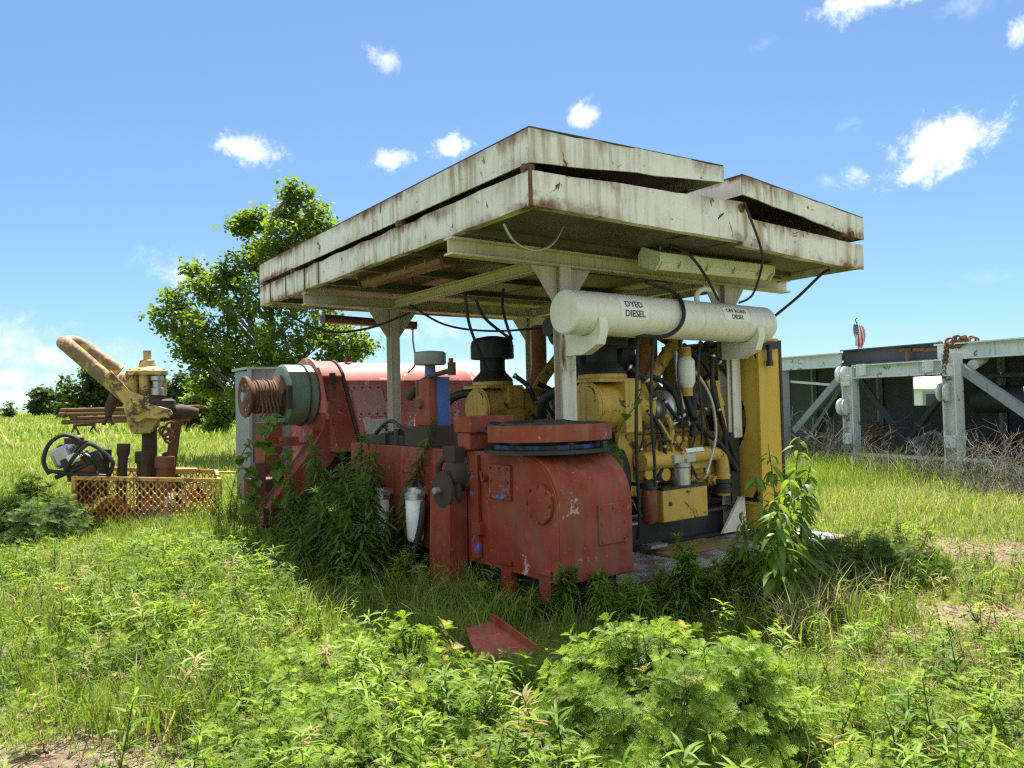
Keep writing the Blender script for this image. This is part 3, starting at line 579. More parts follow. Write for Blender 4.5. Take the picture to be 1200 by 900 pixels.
    m = MB(); c = L(804,418,1.05); m.lathe((c[0],1.05,c[2]),(0,0,-1),[(.05,-.1),(.05,0),(.085,.04),(.09,.06),(.09,.26),(.06,.33),(0,.33)],20); bf = part('breather_filter', m, FILT, e)
    m = MB(); m.cyl((c[0],1.05,c[2]+.09),(c[0],1.05,c[2]+.0),.055,n=14); m.cyl((c[0],1.05,c[2]-.33),(c[0],1.05,c[2]-.42),.06,n=14); part('breather_cap', m, YEL, bf)
    m = MB(); c = L(790,492,1.0); m.tube([(c[0]-.1,1.0,c[2]+.03),(c[0]-.04,1.0,c[2]-.05),(c[0]+.16,1.0,c[2]+.05)],[.02,.025,.025],10); part('lever', m, SILV, e)
    # front end: pulleys, bracket, fan
    m = MB(); c = L(828,515,1.15); m.lathe((c[0]-.1,1.25,c[2]),(1,0,0),[(.06,0),(.16,.01),(.16,.05),(.12,.065),(.16,.08),(.16,.12),(.05,.13),(.05,.2),(0,.2)],26); part('pulley', m, YEL, e)
    m = MB(); m.lathe((3.52,1.55,.85),(1,0,0),[(.06,0),(.2,.01),(.2,.05),(.15,.065),(.2,.08),(.2,.14),(0,.14)],26); part('pulley', m, BLK, e)
    m = MB(); m.beam((3.42,1.08,1.5),(3.62,1.08,.55),.1,.05,(0,1,0)); m.beam((3.3,1.12,1.82),(3.5,1.12,1.5),.12,.05,(0,1,0)); m.box((3.32,1.12,1.5),(3.5,1.3,1.8)); part('bracket', m, YEL, e)
    m = MB(); m.box((3.0,1.1,1.42),(3.3,1.3,1.8)); m.cyl((3.1,1.05,1.62),(3.1,1.1,1.62),.1,n=16); m.box((2.62,1.15,1.62),(2.95,1.28,1.74)); part('alternator', m, RUSTD, e)
    for (p, r) in (([(1.75,1.5,1.75),(1.62,1.7,1.72),(1.55,1.85,1.62),(1.6,1.95,1.45)],.055), ([(2.9,1.1,2.15),(2.85,1.05,1.7),(2.95,1.0,1.35),(3.3,.98,1.1),(3.6,1.0,.8)],.032), ([(3.0,1.2,2.2),(3.3,1.1,1.9),(3.4,1.05,1.4),(3.62,1.02,.9)],.028), ([(2.95,1.15,2.1),(2.96,1.05,1.7),(2.9,1.02,1.2)],.035), ([(3.15,1.2,2.0),(3.45,1.25,2.2),(3.7,1.4,2.25)],.05), ([(2.5,1.2,1.85),(2.7,1.1,1.7),(2.8,1.1,1.3)],.03)):
        m = MB(); m.tube(bez(p,7), r, 10); part('hose', m, RUB, e)
    for x in (2.2, 3.3):
        m = MB(); m.box((x,1.25,.42),(x+.14,1.9,.62)); part('engine_mount', m, BLK, e)
    return e
eng = engine()
eng2 = copy_tree(eng); eng2.location = W(2.6, 1.55+1.95, .3); eng2['label'] = 'yellow diesel engine behind the first, its black mushroom intake left of the near post'
for c in list(eng2.children):
    pass
sil = single('silencer', MB().lathe((1.75,1.85,2.40),(1,0,0),[(.1,-.12),(.1,0),(.21,.03),(.21,1.2),(.1,1.23),(.1,1.4),(0,1.4)],26).tube(bez([(2.9,1.7,2.6),(2.8,1.85,2.62),(2.5,1.85,2.55)],5),.08,12), BLK, 'black silencer drum hanging under the roof above the engine, behind the white tank', 'silencer', (2.3,1.85,2.40))
duct = thing('air_duct', 'black air ducts and hoses bunched between the two yellow engines under the roof', 'duct', (2.6,2.5,1.7))
m = MB(); m.box((2.45,2.35,1.62),(3.45,2.75,2.30)); m.box((2.7,2.3,2.302),(3.7,2.8,2.72)); part('plenum', m, BLK, duct, bevel=.03)
for p, r in (([(2.2,2.0,1.7),(2.3,2.1,2.0),(2.5,2.2,2.3),(2.75,2.25,2.5)],.085), ([(2.1,1.95,1.6),(2.25,2.0,1.9),(2.3,2.1,2.2),(2.55,2.28,2.4)],.06), ([(2.4,2.15,1.6),(2.6,2.1,1.9),(2.75,2.2,2.3)],.06), ([(3.0,2.1,1.7),(3.15,2.0,2.1),(3.5,2.1,2.4),(3.75,2.1,2.35)],.07), ([(2.7,2.1,1.7),(2.8,2.0,2.1),(2.9,2.1,2.6)],.05)):
    part('duct_hose', MB().tube(bez(p,7), r, 12), RUB, duct)
# radiator
rad = thing('radiator', 'tall yellow radiator with a round wire fan guard, right of the yellow engine', 'radiator', (4.0, 1.5, .3))
r0, r1, rv0, rv1, rz0, rz1 = 3.80, 4.18, .82, 2.25, .40, 2.27
m = MB(); m.box((r0,rv0,rz0),(r1,rv0+.03,rz1)); m.box((r0,rv1-.03,rz0),(r1,rv1,rz1)); m.box((r0,rv0+.032,rz1-.03),(r1,rv1-.032,rz1)); m.box((r0,rv0+.032,rz0),(r1,rv1-.032,rz0+.03))
rc_, rR = (1.53, 1.36), .52
n = 32; ring = [(r0+.004, rc_[0]+math.cos(2*math.pi*i/n)*rR, rc_[1]+math.sin(2*math.pi*i/n)*rR) for i in range(n)]
def sq(i):
    a = 2*math.pi*i/n; c, s = math.cos(a), math.sin(a); k = 1/max(abs(c)/.68, abs(s)/.86); return (r0+.004, rc_[0]+c*k, rc_[1]+s*k-.02)
m.add(ring+[sq(i) for i in range(n)], [(i,(i+1)%n,n+(i+1)%n,n+i) for i in range(n)])
part('shroud', m, YELR, rad)
m = MB(); m.box((r1-.12,rv0+.04,rz0+.04),(r1-.02,rv1-.04,rz1-.04)); part('core', m, BLK, rad)
m = MB(); m.box((r1+.001,rv0-.012,rz0-.1),(r1+.04,rv1,rz1-.02)); part('rear_frame', m, BLK, rad)
m = MB()
for k in range(1, 12): m.ring((r0-.07+.004*k,rc_[0],rc_[1]),(1,0,0), rR*k/11.5, .005, 32, 5)
for k in range(8):
    a = 2*math.pi*(k+.3)/8; m.tube([(r0-.07,rc_[0]+math.cos(a)*.05,rc_[1]+math.sin(a)*.05),(r0-.02,rc_[0]+math.cos(a)*rR,rc_[1]+math.sin(a)*rR)], .007, 5)
part('fan_guard', m, RUSTD, rad)
m = MB(); m.cyl((r0+.02,rc_[0],rc_[1]),(r0+.12,rc_[0],rc_[1]),.1,n=20)
for k in range(6):
    a = 2*math.pi*k/6; d = Vector((0,math.cos(a),math.sin(a))); t = Vector((0,-math.sin(a),math.cos(a))); c0 = Vector((r0+.07,rc_[0],rc_[1]))
    m.hexa([c0+d*r_+t*w_+Vector((o,0,0)) for o in (0,.006) for r_, w_ in ((.09,-.05),(.54,-.12),(.54,.1),(.09,.05))])
part('fan', m, YEL, rad)
m = MB(); c = LV(901,402,rv0-.03); m.box((c[0]-.15,rv0-.05,c[2]-.06),(c[0]+.18,rv0-.003,c[2]+.02)); m.cyl((c[0]-.04,rv0-.06,c[2]-.02),(c[0]-.04,rv0-.06,c[2]-.2),.03,n=10); m.cyl((c[0]-.04,rv0-.06,c[2]-.2),(c[0]-.04,rv0-.06,c[2]-.26),.04,n=10); m.cyl((r0+.2,rv0+.2,rz1),(r0+.2,rv0+.2,rz1+.1),.06,n=14); part('bracket', m, BLK, rad)
m = MB(); m.box((r0+.02,rv0+.02,.14),(r1-.02,rv1-.02,rz0-.003)); part('stand', m, YELR, rad)

# ================================================================== SKID
sk = thing('steel_skid', 'worn tread-plate skid deck on black steel beams carrying the engines and posts', 'skid', (2.5, 2.8, 0))
m = MB(); m.box((.97,.14,.085),(4.3,1.05,.1)); m.box((.97,1.35,.085),(4.3,5.4,.1)); part('tread_deck', m, TREAD, sk)
for v in (1.06, 3.1, 5.1):
    m = MB(); m.ibeam((.98,v+.13,.25),(4.3,v+.13,.25),.22,.30,.03); part('skid_beam', m, BLK, sk)
m = MB(); m.box((.97,.10,-.05),(4.3,.138,.1)); part('deck_edge', m, RUSTD, sk)
m = MB(); m.box((1.97,.78,.17),(2.2,.9,.2)); m.box((1.5,.9,.4),(1.95,1.03,.42)); part('step_plate', m, SILV, sk)
m = MB(); m.box((2.05,.6,.103),(3.0,1.0,.125)); part('floor_plate', m, paint('dull_plate', (.22,.15,.06), rust=.6, dirt=1.), sk)
# hanging drop pipes under the tank
for i, (x, y0, y1, v, r, lab) in enumerate(((747,396,614,.78,.017,'leftmost'),(765,396,570,.80,.015,'second from left'),(797,398,500,.84,.012,'third from left'),(821,398,520,.86,.013,'rightmost'))):
    a, b = LV(x,y0,v), LV(x,y1,v); pts = [(a[0],v,TZ-.18)]+[(a[0]+(b[0]-a[0])*t+.012*math.sin(7*t+i), v+.02*math.sin(5*t), a[2]+(b[2]-a[2])*t) for t in np.linspace(.05,1,9)]
    if y1 > 580: pts = pts+[(b[0]+.02,v+.02,b[2]-.15)]
    single('drop_hose', MB().tube(pts, r, 8).cyl((a[0],v,TZ-.2),(a[0],v,TZ-.26),r*1.9,n=10), RUB, lab+' of the thin black fuel lines hanging from the white tank', 'hose', (a[0],v,TZ-.2), group='fuel lines under the tank')

# ================================================================== DRAWWORKS
dw = thing('drawworks', 'long faded red winch housing with a rounded white-chipped top, behind the left post', 'winch', (2.2, 6.3, 0))
def SL(z): return 5.38+(z-1.2)/.8*.455          # v of the sloping front sheet at height z
def hood(u0, zc=1.72, r=.56, zb=1.2, back=7.0):
    """cover profile in (v,z): front sheet leaning back, then a rounded top"""
    p = [(SL(zb)-.0, zb), (SL(2.0), 2.0)]
    for a in np.linspace(R_(146), R_(2), 22): p.append((6.32+math.cos(a)*r, zc+math.sin(a)*r))
    p.append((back, zb)); return [(u0,v,z) for v,z in p]
m = MB(); m.prism(hood(1.08), (2.3,0,0)); c = part('drum_cover', m, COVER, dw, bevel=.008)
m = MB(); a0, a1 = LV(405,452,5.66), LV(428,479,5.66)

for u in (1.85, 2.6, 3.25): m.beam((u,SL(1.24)-.004,1.24), (u,SL(1.95)-.004,1.95), .03, .012, (0,-1,.6))
m.beam((1.1,SL(1.98)-.004,1.98), (3.37,SL(1.98)-.004,1.98), .02, .02, (0,-1,.6)); part('panel_seam', m, COVER, c)
m = MB(); m.hexa([(1.14,SL(1.47)-.02,1.47),(1.64,SL(1.47)-.02,1.47),(1.64,SL(1.47)-.001,1.465),(1.14,SL(1.47)-.001,1.465),(1.14,SL(1.92)-.02,1.92),(1.60,SL(1.92)-.02,1.92),(1.60,SL(1.92)-.001,1.915),(1.14,SL(1.92)-.001,1.915)]); dp = part('bolted_panel', m, paint('pink_panel', (.50,.26,.23), chip=(.6,.57,.53), rust=.3, streak=.3), c, label='pale pink bolted panel')
m = MB()
for i in range(4):
    for q in (0, 1): m.cyl((1.18+.125*i,SL(1.50+.38*q)-.015,1.50+.38*q),(1.18+.125*i,SL(1.50+.38*q)-.035,1.50+.38*q+.01),.014,n=6)
part('bolt_ring', m, RUSTD, dp)
m = MB(); m.hexa([(1.2,SL(1.22)-.02,1.22),(1.58,SL(1.22)-.02,1.22),(1.58,SL(1.22)-.001,1.215),(1.2,SL(1.22)-.001,1.215),(1.2,SL(1.43)-.02,1.43),(1.56,SL(1.43)-.02,1.43),(1.56,SL(1.43)-.001,1.425),(1.2,SL(1.43)-.001,1.425)]); part('inspection_plate', m, paint('bare_chipped', (.5,.48,.45), rust=.7, streak=.4), c)
m = MB()
for (x, r) in ((1.3,.05),(2.0,.03),(3.1,.04)): m.cyl((x,6.2,2.29),(x,6.2,2.37),r,n=10)
part('lug', m, RUST, c)
# narrower end section + rib + dark throat
m = MB(); m.prism(hood(.72,1.70,.60,1.0), (.32,0,0)); c2 = part('end_cover', m, RED, dw, bevel=.008)
m = MB(); m.prism([(1.05,SL(1.0)-.03,1.0),(1.05,SL(2.0)-.03,2.02)]+[(1.05,6.32+math.cos(a)*.61,1.71+math.sin(a)*.61) for a in np.linspace(R_(144),R_(0),20)]+[(1.05,7.05,1.0)], (.03,0,0)); part('rib', m, RUSTD, c2)
m = MB(); m.box((.86,SL(2.0)-.05,1.95),(.92,SL(2.0)+.05,2.1)); m.box((.88,SL(1.9)-.03,1.85),(.9,SL(1.9)+.03,1.95)); part('latch', m, RUSTD, c2)
# curved side cheek running down to the skid
ch = [(6.32+math.cos(a)*.66,1.70+math.sin(a)*.64) for a in np.linspace(R_(40),R_(150),18)]
ch += [(SL(1.5),1.5),(5.62,1.1),(5.9,.72),(6.0,.3),(6.9,.3),(6.9,1.8)]
m = MB(); m.prism([(.68,v,z) for v,z in ch], (.035,0,0)); part('side_cheek', m, COVER, dw)
m = MB(); m.prism([(.80,5.95,1.2),(.80,5.95,.25),(.80,6.9,.25),(.80,6.9,1.2)], (3.0,0,0)); part('frame_box', m, MAROON, dw)
m = MB()
for u in (1.25, 2.1, 3.0): m.box((u,5.62,.25),(u+.12,5.948,1.2))
m.box((.82,5.60,.25),(3.8,5.94,.42)); m.prism([(.5,5.66,1.0),(.5,5.60,1.3),(.5,5.66,1.3)],(.5,0,0)); part('frame_rib', m, RED, dw)
m = MB(); m.tube(bez([(1.0,5.75,.5),(1.3,5.7,.9),(1.8,5.72,1.1),(2.4,5.7,.8),(2.9,5.72,.5)],6),.05,10); m.cyl((1.6,5.6,.8),(1.6,5.94,.8),.16,n=22); part('throat_gear', m, RUSTD, dw)
m = MB(); m.prism([(-.05,6.05,0),(-.05,6.9,0),(-.05,6.9,.62),(-.05,6.05,.62)], (.8,0,0)); m.box((-.25,5.75,.35),(-.1,5.9,.9)); part('side_base', m, MAROON, dw, bevel=.01)
m = MB(); m.prism([(u,5.56,z) for u,z in ((.72,1.7),(1.04,1.45),(1.0,1.15),(.75,.85),(.4,.5),(.15,.3),(-.15,.3),(.1,.62),(.42,1.0),(.62,1.3))], (0,.36,0)); part('leg_brace', m, RED, dw, bevel=.012)
# brake drum + cathead spool
cy, czz, cx_ = 6.15, 1.80, .26
m = MB(); m.lathe((-.02+cx_,cy,czz),(1,0,0),[(0,0),(.40,.005),(.43,.03),(.43,.40),(.40,.43),(0,.43)],40); bd = part('brake_drum', m, GREEN, dw)
m = MB(); m.ring((.27+cx_,cy,czz),(1,0,0),.437,.014,40,6); m.tube(bez([(-.03+cx_,cy-.3,czz+.1),(-.1+cx_,cy-.32,czz),(-.1+cx_,cy-.28,czz-.15),(-.03+cx_,cy-.2,czz-.2)],6),.025,8); m.box((-.06+cx_,cy-.45,czz-.2),(.0+cx_,cy-.38,czz+.12)); part('brake_band', m, RUSTD, bd)
m = MB(); m.lathe((-.52+cx_,cy,czz-.02),(1,0,0),[(0,.05),(.18,.05),(.22,.01),(.275,0),(.285,.02),(.275,.05),(.21,.1),(.19,.2),(.19,.36),(.24,.43),(.30,.46),(.30,.5),(0,.5)],34); sp = part('cathead_spool', m, RUST, dw)
m = MB(); m.bolts((-.47+cx_,cy,czz-.02),(-1,0,0),.17,8,.02,.025); m.cyl((-.54+cx_,cy,czz-.02),(-.45+cx_,cy,czz-.02),.07,n=14); part('hub', m, STEEL, sp)
m = MB()
for k in range(9): m.ring((-.39+cx_+.032*k,cy+.006*math.sin(3*k),czz-.02),(1,.05*math.sin(k),0),.205+.018*abs(math.sin(k*1.9)),.019,24,5)
for q in range(5):
    a = R_(200+25*q); x = -.36+cx_+.05*q; m.tube(bez([(x,cy-.24,czz-.05),(x+.02,cy-.28,czz-.22),(x-.02,cy-.25,czz-.3-.03*q)],4),.017,5)
part('chain_wrap', m, RUST, sp)
m = MB(); m.box((-.05,5.95,.72),(.2,6.35,1.42)); m.box((-.2,5.72,1.1),(.6,5.78,1.14)); m.box((.1,5.7,1.1),(.34,5.82,1.22)); part('pedestal', m, RED, dw)
# right end and next red hood behind
m = MB(); m.prism([(3.41,5.5,1.0),(3.41,5.9,1.9)]+[(3.41,6.32+math.cos(a)*.50,1.70+math.sin(a)*.50) for a in np.linspace(R_(146),R_(0),16)]+[(3.41,7.0,1.0)], (.3,0,0)); part('end_cover', m, COVER, dw)
# grey corrugated cabinet behind
cab = thing('sheet_cabinet', 'blue-grey corrugated sheet cabinet behind the rusty spool', 'cabinet', (.2,7.6,0))
m = MB(); n = 40; prof = []
x0, x1 = .16, 1.3
fr = [(x0+(x1-x0)*i/n, 7.3+(.018 if (i//2) % 2 else 0)) for i in range(n+1)]
vs = []; fs = []
for (u, v) in fr: vs += [(u,v,.2),(u,v,2.22)]
for i in range(n): fs.append((2*i,2*i+1,2*i+3,2*i+2))
m.add(vs, fs); m.box((x0,7.335,.2),(x1,8.0,2.2)); part('sheet_panel', m, SLATE, cab)
m = MB(); m.box((x0-.04,7.26,2.222),(x1+.05,8.05,2.26)); m.box((x0-.02,7.25,.2),(x0+.03,7.295,2.22)); part('trim', m, GREY, cab)

# ================================================================== CABLES
def cable(label, pts, r=.014, mat=None, n=8):
    p = bez(pts, n); return single('cable', MB().tube(p, r, 7), mat or RUB, label, 'cable', tuple(p[0]))
cable('pale grey cable drooping in a loop under the front edge of the roof', [LV(590,262,.5), LV(603,283,.5), LV(625,293,.5), LV(648,285,.5), LV(665,254,.5)], .012, STEEL)
cable('black cable from the tank filler looping over the front of the white tank', [LV(757,330,.75),LV(790,343,.7), LV(801,362,TV-.22), LV(797,382,TV-.22), LV(778,394,TV-.2), LV(745,393,TV-.05)], .02)
cable('black cable hanging from the strip lamp down to the tank', [LV(785,288,.55), LV(806,297,.5), LV(826,322,.5), LV(842,352,.6)], .014)
cable('thin black cable hanging between the roof joint and the right post', [LV(872,237,-.03), LV(890,285,-.02), LV(893,310,.2), LV(882,345,.5), LV(866,355,.7)], .012)
cable('thin black wire from the roof joint to the strip lamp', [LV(848,250,-.02), LV(820,272,.1), LV(780,280,.4)], .008)
cable('black cable from the right eave down to the tank end', [LV(972,316,.2), LV(962,322,.3), LV(935,348,.5), LV(907,371,.7)], .016)
cable('long black cable drooping from the left eave to the near post', [LU(332,366,.1), LU(380,388,.5), LU(430,385,.9), (1.1,3.9,2.75)], .016)
cable('black cable sagging between the left and near posts', [LU(478,355,1.24), LU(520,380,1.5), LU(575,388,2.0), LU(640,384,2.5)], .014)
for i, (a, b, lab) in enumerate(((((545,345)),(575,442),'left'), ((590,338),(600,398),'right'), ((558,352),(600,398),'middle'))):
    p, q = LV(a[0],a[1],2.6), LV(b[0],b[1],2.6); cable(lab+'most of the black cables hanging from the roof beam to the far engine' if lab != 'middle' else 'middle one of the black cables hanging from the roof beam to the far engine', [p, tuple(Vector(p).lerp(Vector(q),.3)+Vector((-.05,0,-.05))), tuple(Vector(p).lerp(Vector(q),.7)+Vector((-.03,0,-.03))), q], .018)
cable('thin wire hanging beside the left post', [LV(484,378,4.4), LV(484,400,4.4), LV(487,425,4.4), LV(478,437,4.4)], .010)

# ================================================================== RED PLATE IN THE WEEDS
p0 = onz(545,738,.12); p1 = onz(575,730,.16); p2 = onz(628,768,.02); p3 = onz(560,775,.02)
m = MB(); m.prism([tuple(p) for p in (p0,p1,p2,p3)], (0,0,.012)); m.prism([tuple(p+np.array([0,0,.013])) for p in (p1, p1+(p2-p1)*.02+np.array([.0,.0,.05]), p2+np.array([0,0,.05]), p2)], (.012,.01,0))
single('red_plate', m, RED, 'loose red steel plate lying in the grass in front of the chain case', 'steel plate', tuple(p0), 'W')

# ================================================================== LEFT: MESH BASKET WITH YELLOW TOOL
A_, B_ = at(87,560,10.0), at(257,563,10.7); ZA_, ZB_ = A_[2], B_[2]
ax = Vector((B_[0]-A_[0], B_[1]-A_[1], 0)); LN = ax.length; ax.normalize(); ay = Vector((-ax.y, ax.x, 0))
Hb = ZA_; DP = 1.8
def BK(s, d, z): return tuple(Vector((A_[0],A_[1],0))+ax*s+ay*d+Vector((0,0,z+(ZB_-ZA_)*s/LN)))
bk = thing('mesh_basket', 'rusty yellow-orange expanded-metal basket on the grass holding pipe stubs and a yellow tool', 'basket', BK(LN/2,DP/2,0), 'W')
m = MB(); 
for (a, b) in (((0,0),(LN,0)),((LN,0),(LN,DP)),((LN,DP),(0,DP)),((0,DP),(0,0))):
    m.beam(BK(*a,Hb),BK(*b,Hb),.05,.05); m.beam(BK(*a,.06),BK(*b,.06),.05,.05)
for s in (0, LN):
    for d in (0, DP): m.beam(BK(s,d,.03),BK(s,d,Hb+.02),.05,.05)
part('frame', m, ORNG, bk)
def meshpanel(f, L, z0, z1):
    m = MB(); cw, chh = .092, .056; f0_ = f
    f = lambda s, z: tuple(Vector(f0_(s, z))+ay*(.03*math.sin(s*2.3+z*4)*math.sin(math.pi*min(1,max(0,(z-z0)/(z1-z0)))))+Vector((0,0,.006*math.sin(s*9))))
    nx = int(L/cw); nz = int((z1-z0)/chh)
    for j in range(nz+1):
        pts = []
        for i in range(2*nx+1):
            ph = (i+j) % 2; z = z0+j*chh+(chh*.42 if ph else -chh*.42); s = i*cw/2
            pts += [f(max(0,s-cw*.13), min(max(z,z0),z1)), f(min(L,s+cw*.13), min(max(z,z0),z1))]
        m.tube(pts, .011, 4)
    return m
part('mesh_panel', meshpanel(lambda s, z: BK(s, 0, z), LN, .08, Hb-.02), ORNG, bk)
part('mesh_panel', meshpanel(lambda s, z: BK(LN, s, z), DP, .08, Hb-.02), ORNG, bk)
part('mesh_panel', meshpanel(lambda s, z: BK(0, s, z), DP, .08, Hb-.02), ORNG, bk)
part('mesh_panel', meshpanel(lambda s, z: BK(s, DP, z), LN, .08, Hb-.02), ORNG, bk)
m = MB(); m.hexa([BK(.03,.03,.05),BK(LN-.03,.03,.05),BK(LN-.03,DP-.03,.05),BK(.03,DP-.03,.05),BK(.03,.03,.07),BK(LN-.03,.03,.07),BK(LN-.03,DP-.03,.07),BK(.03,DP-.03,.07)]); part('floor', m, RUST, bk)
m = MB(); m.beam(BK(.9,1.2,.78),BK(1.5,1.2,.80),.3,.08); m.beam(BK(.2,1.9,.73),BK(2.3,1.95,.73),.12,.03); part('top_board', m, ORNG, bk)
# things in the basket
for (px, py, d, r, t, tilt, lab) in ((131,600,.16,.20,.12,.1,'big orange rusty flange at the front of the mesh basket'), (103,575,.3,.17,.1,.5,'dark brown rusty disc at the left end of the mesh basket'), (152,604,.5,.15,.12,.9,'orange rusty ring between the big flange and the grey casting in the basket'), (232,577,.2,.12,.2,.4,'orange rusty fitting at the right end of the mesh basket'), (180,592,.2,.15,.14,.3,'orange rusty flange in the middle of the mesh basket'), (206,588,.35,.17,.1,.7,'brown rusty disc right of the middle of the mesh basket'), (112,606,.12,.12,.1,.6,'small orange rusty ring low at the left of the mesh basket')):
    dv = ray(px, py); q = Vector((A_[0],A_[1],0)); nn = ay; t_ = ((q+ay*d)-Vector(CAM)).dot(nn)/Vector(dv).dot(nn); c = Vector(CAM)+Vector(dv)*t_
    a = (-ay+Vector((0,0,tilt))+ax*(tilt*.5)).normalized(); m = MB(); m.lathe(c, a, [(r*.55,-t/2),(r,-t/2),(r,-t/2+.03),(r*.65,-t/2+.04),(r*.6,t/2),(r*.45,t/2+.002),(r*.4,-t/2+.0)], 26); m.bolts(c-a*(t/2-.03), a, r*.82, 8, .02, .03)
    f = single('rusty_flange', m, RUST if 'brown' in lab else RUSTO, lab, 'flange', tuple(c), 'W')
m = MB(); c = Vector(BK(1.05,.35,.3)); m.lathe(c-ax*.2, ax+Vector((0,0,.3)), [(.06,0),(.12,.02),(.12,.1),(.09,.14),(.09,.3),(.13,.32),(.13,.38),(0,.38)], 20); m.box((c.x-.1,c.y-.1,.07),(c.x+.1,c.y+.1,.3)); single('casting', m, STEEL, 'grey metal casting among the rusty flanges in the mesh basket', 'casting', tuple(c), 'W')
def stub(p, q, r, lab, flare=True, mat=RUSTD):
    p, q = Vector(p), Vector(q); m = MB(); d = (q-p).normalized(); L = (q-p).length
    prof = [(r*.85,.0),(r,.0),(r,L-.2),(r*1.0,L-.19)]+([(r*1.32,L-.15),(r*1.32,L),(r*1.0,L),(r*.95,L-.1),(0,L-.1)] if flare else [(r,L),(r*.8,L),(r*.8,L-.08),(0,L-.08)])
    m.lathe(p, d, prof, 20); return single('pipe_stub', m, mat, lab, 'pipe', tuple(p), 'W', group='pipe stubs in the mesh basket')
def BP(px, py, d):   # pixel -> point on the plane d behind the basket front
    dv = Vector(ray(px, py)); q = Vector((A_[0],A_[1],0))+ay*d; t = (q-Vector(CAM)).dot(ay)/dv.dot(ay); return Vector(CAM)+dv*t
stub(BP(140,558,.6)-Vector((0,0,.5)), BP(145,520,.6), .065, 'short dark pipe stub with a flared top, just right of the generator')
stub(BP(167,559,.5)-Vector((0,0,.5)), BP(169,529,.5), .09, 'thick dark pipe stub with a flared top below the yellow tool')
stub(BP(190,560,.4)-Vector((0,0,.4)), BP(193,535,.4), .10, 'wide brown pipe stub with a flared top, right of the thick dark one', True, RUST)
stub(BP(193,558,.9)-Vector((.0,0,.5)), BP(207,492,.9), .075, 'tall brown pipe leaning beside the yellow tool', False, RUST)
stub(BP(120,550,.9)-Vector((0,0,.4)), BP(122,527,.9), .075, 'dark pipe stub half hidden behind the generator', True)
stub(BP(88,540,1.3)-Vector((0,0,.3)), BP(87,513,1.3), .10, 'short dark pipe stub behind the upper corner of the generator', True)
stub(BP(211,556,1.1)-Vector((0,0,.4)), BP(196,530,1.2), .06, 'dark pipe stub behind the brown stubs', True)
# ---- yellow power tool on its mandrel
D0 = 1.0
Q = lambda x, y, d=D0: BP(x, y, d)
px2m = (Q(160,470)-Q(161,470)).length
sw = thing('pipe_spinner', 'old yellow pipe spinning tool with bent tubular handle standing over the mesh basket', 'machine', tuple(Q(175,560)-Vector((0,0,.6))), 'W')
m = MB(); m.tube([Q(175,566)-Vector((0,0,.5)), Q(175,500)], .105, 18); part('mandrel', m, RUSTD, sw)
m = MB(); poly = [Q(x,y,D0-.22) for x,y in ((147,482),(150,500),(157,509),(176,508),(186,500),(188,484),(180,474),(160,470))]; m.prism(poly, ay*.44); lb = part('lower_body', m, YELO, sw, bevel=.02)
m = MB(); m.lathe(Q(178,481), (0,0,1), [(.3,0),(.33,.03),(.33,.14),(.28,.17),(.28,.2),(0,.2)], 28); part('turntable', m, RUSTD, sw)
m = MB(); c = Q(173,464)
for k in range(6):
    a = k*math.pi/3+.35; m.tube([c+ax*math.cos(a)*.2+ay*math.sin(a)*.2+Vector((0,0,z)) for z in (0,.33)], [.075,.065], 10)
m.lathe(c+Vector((0,0,.0)), (0,0,1), [(.14,0),(.14,.33),(0,.33)], 18); tw = part('motor_tower', m, YELO, sw)
m = MB(); m.lathe(c+Vector((0,0,.31)), (0,0,1), [(.2,0),(.29,.0),(.29,.06),(.2,.09),(.12,.13),(.1,.22),(.07,.23),(0,.23)], 28); m.bolts(c+Vector((0,0,.37)), (0,0,1), .24, 8, .022, .03); m.box(c+Vector((-.04,-.04,.53)), c+Vector((.04,.04,.68))); part('top_flange', m, YELO, tw)
m = MB(); m.lathe(Q(184,463,D0-.22), (0,0,1), [(.05,0),(.09,.0),(.09,.1),(.06,.12),(.06,.2),(.09,.22),(.09,.28),(0,.28)], 16); part('valve_block', m, STEEL, tw)
m = MB(); c2 = Q(152,452,D0+.1); m.lathe(c2, (0,0,1), [(.17,-.15),(.2,-.12),(.2,.06),(.17,.14),(.1,.2),(0,.22)], 24); m.tube(bez([c2+Vector((0,0,.12)), c2+ax*.16+Vector((0,0,.19)), c2+ax*.3+Vector((0,0,.1))],6), .1, 12); part('motor', m, YELO, sw)
hd = MB(); hr = .105; f0, f1 = Q(148,464,D0-.22), Q(84,409,D0-.22); b0_, b1_ = Q(140,436,D0+.30), Q(92,403,D0+.30)
hd.tube(bez([f0, f0.lerp(f1,.5), f1, Q(77,403,D0-.1), Q(77,402,D0+.18), b1_, b1_.lerp(b0_,.5), b0_], 8), hr, 16); part('bent_handle', hd, HANDLE, sw)
m = MB(); m.prism([Q(x,y,D0-.34) for x,y in ((122,440),(130,434),(152,458),(174,466),(176,476),(160,482),(148,478),(136,462))], ay*.05); part('side_arm', m, YELO, sw, bevel=.01)
m = MB(); m.prism([Q(x,y,D0-.38) for x,y in [(158+13*math.cos(t),478+12*math.sin(t)) for t in np.linspace(R_(150),R_(330),10)]+[(190,477),(200,480),(203,485),(198,490),(185,491),(170,490),(160,497),(150,492)]], ay*.05); m.lathe(Q(158,478,D0-.40), -ay, [(.1,0),(.1,.03),(.06,.05),(.05,.03),(0,.03)], 20); part('jaw_arm', m, YELO, sw, bevel=.012)
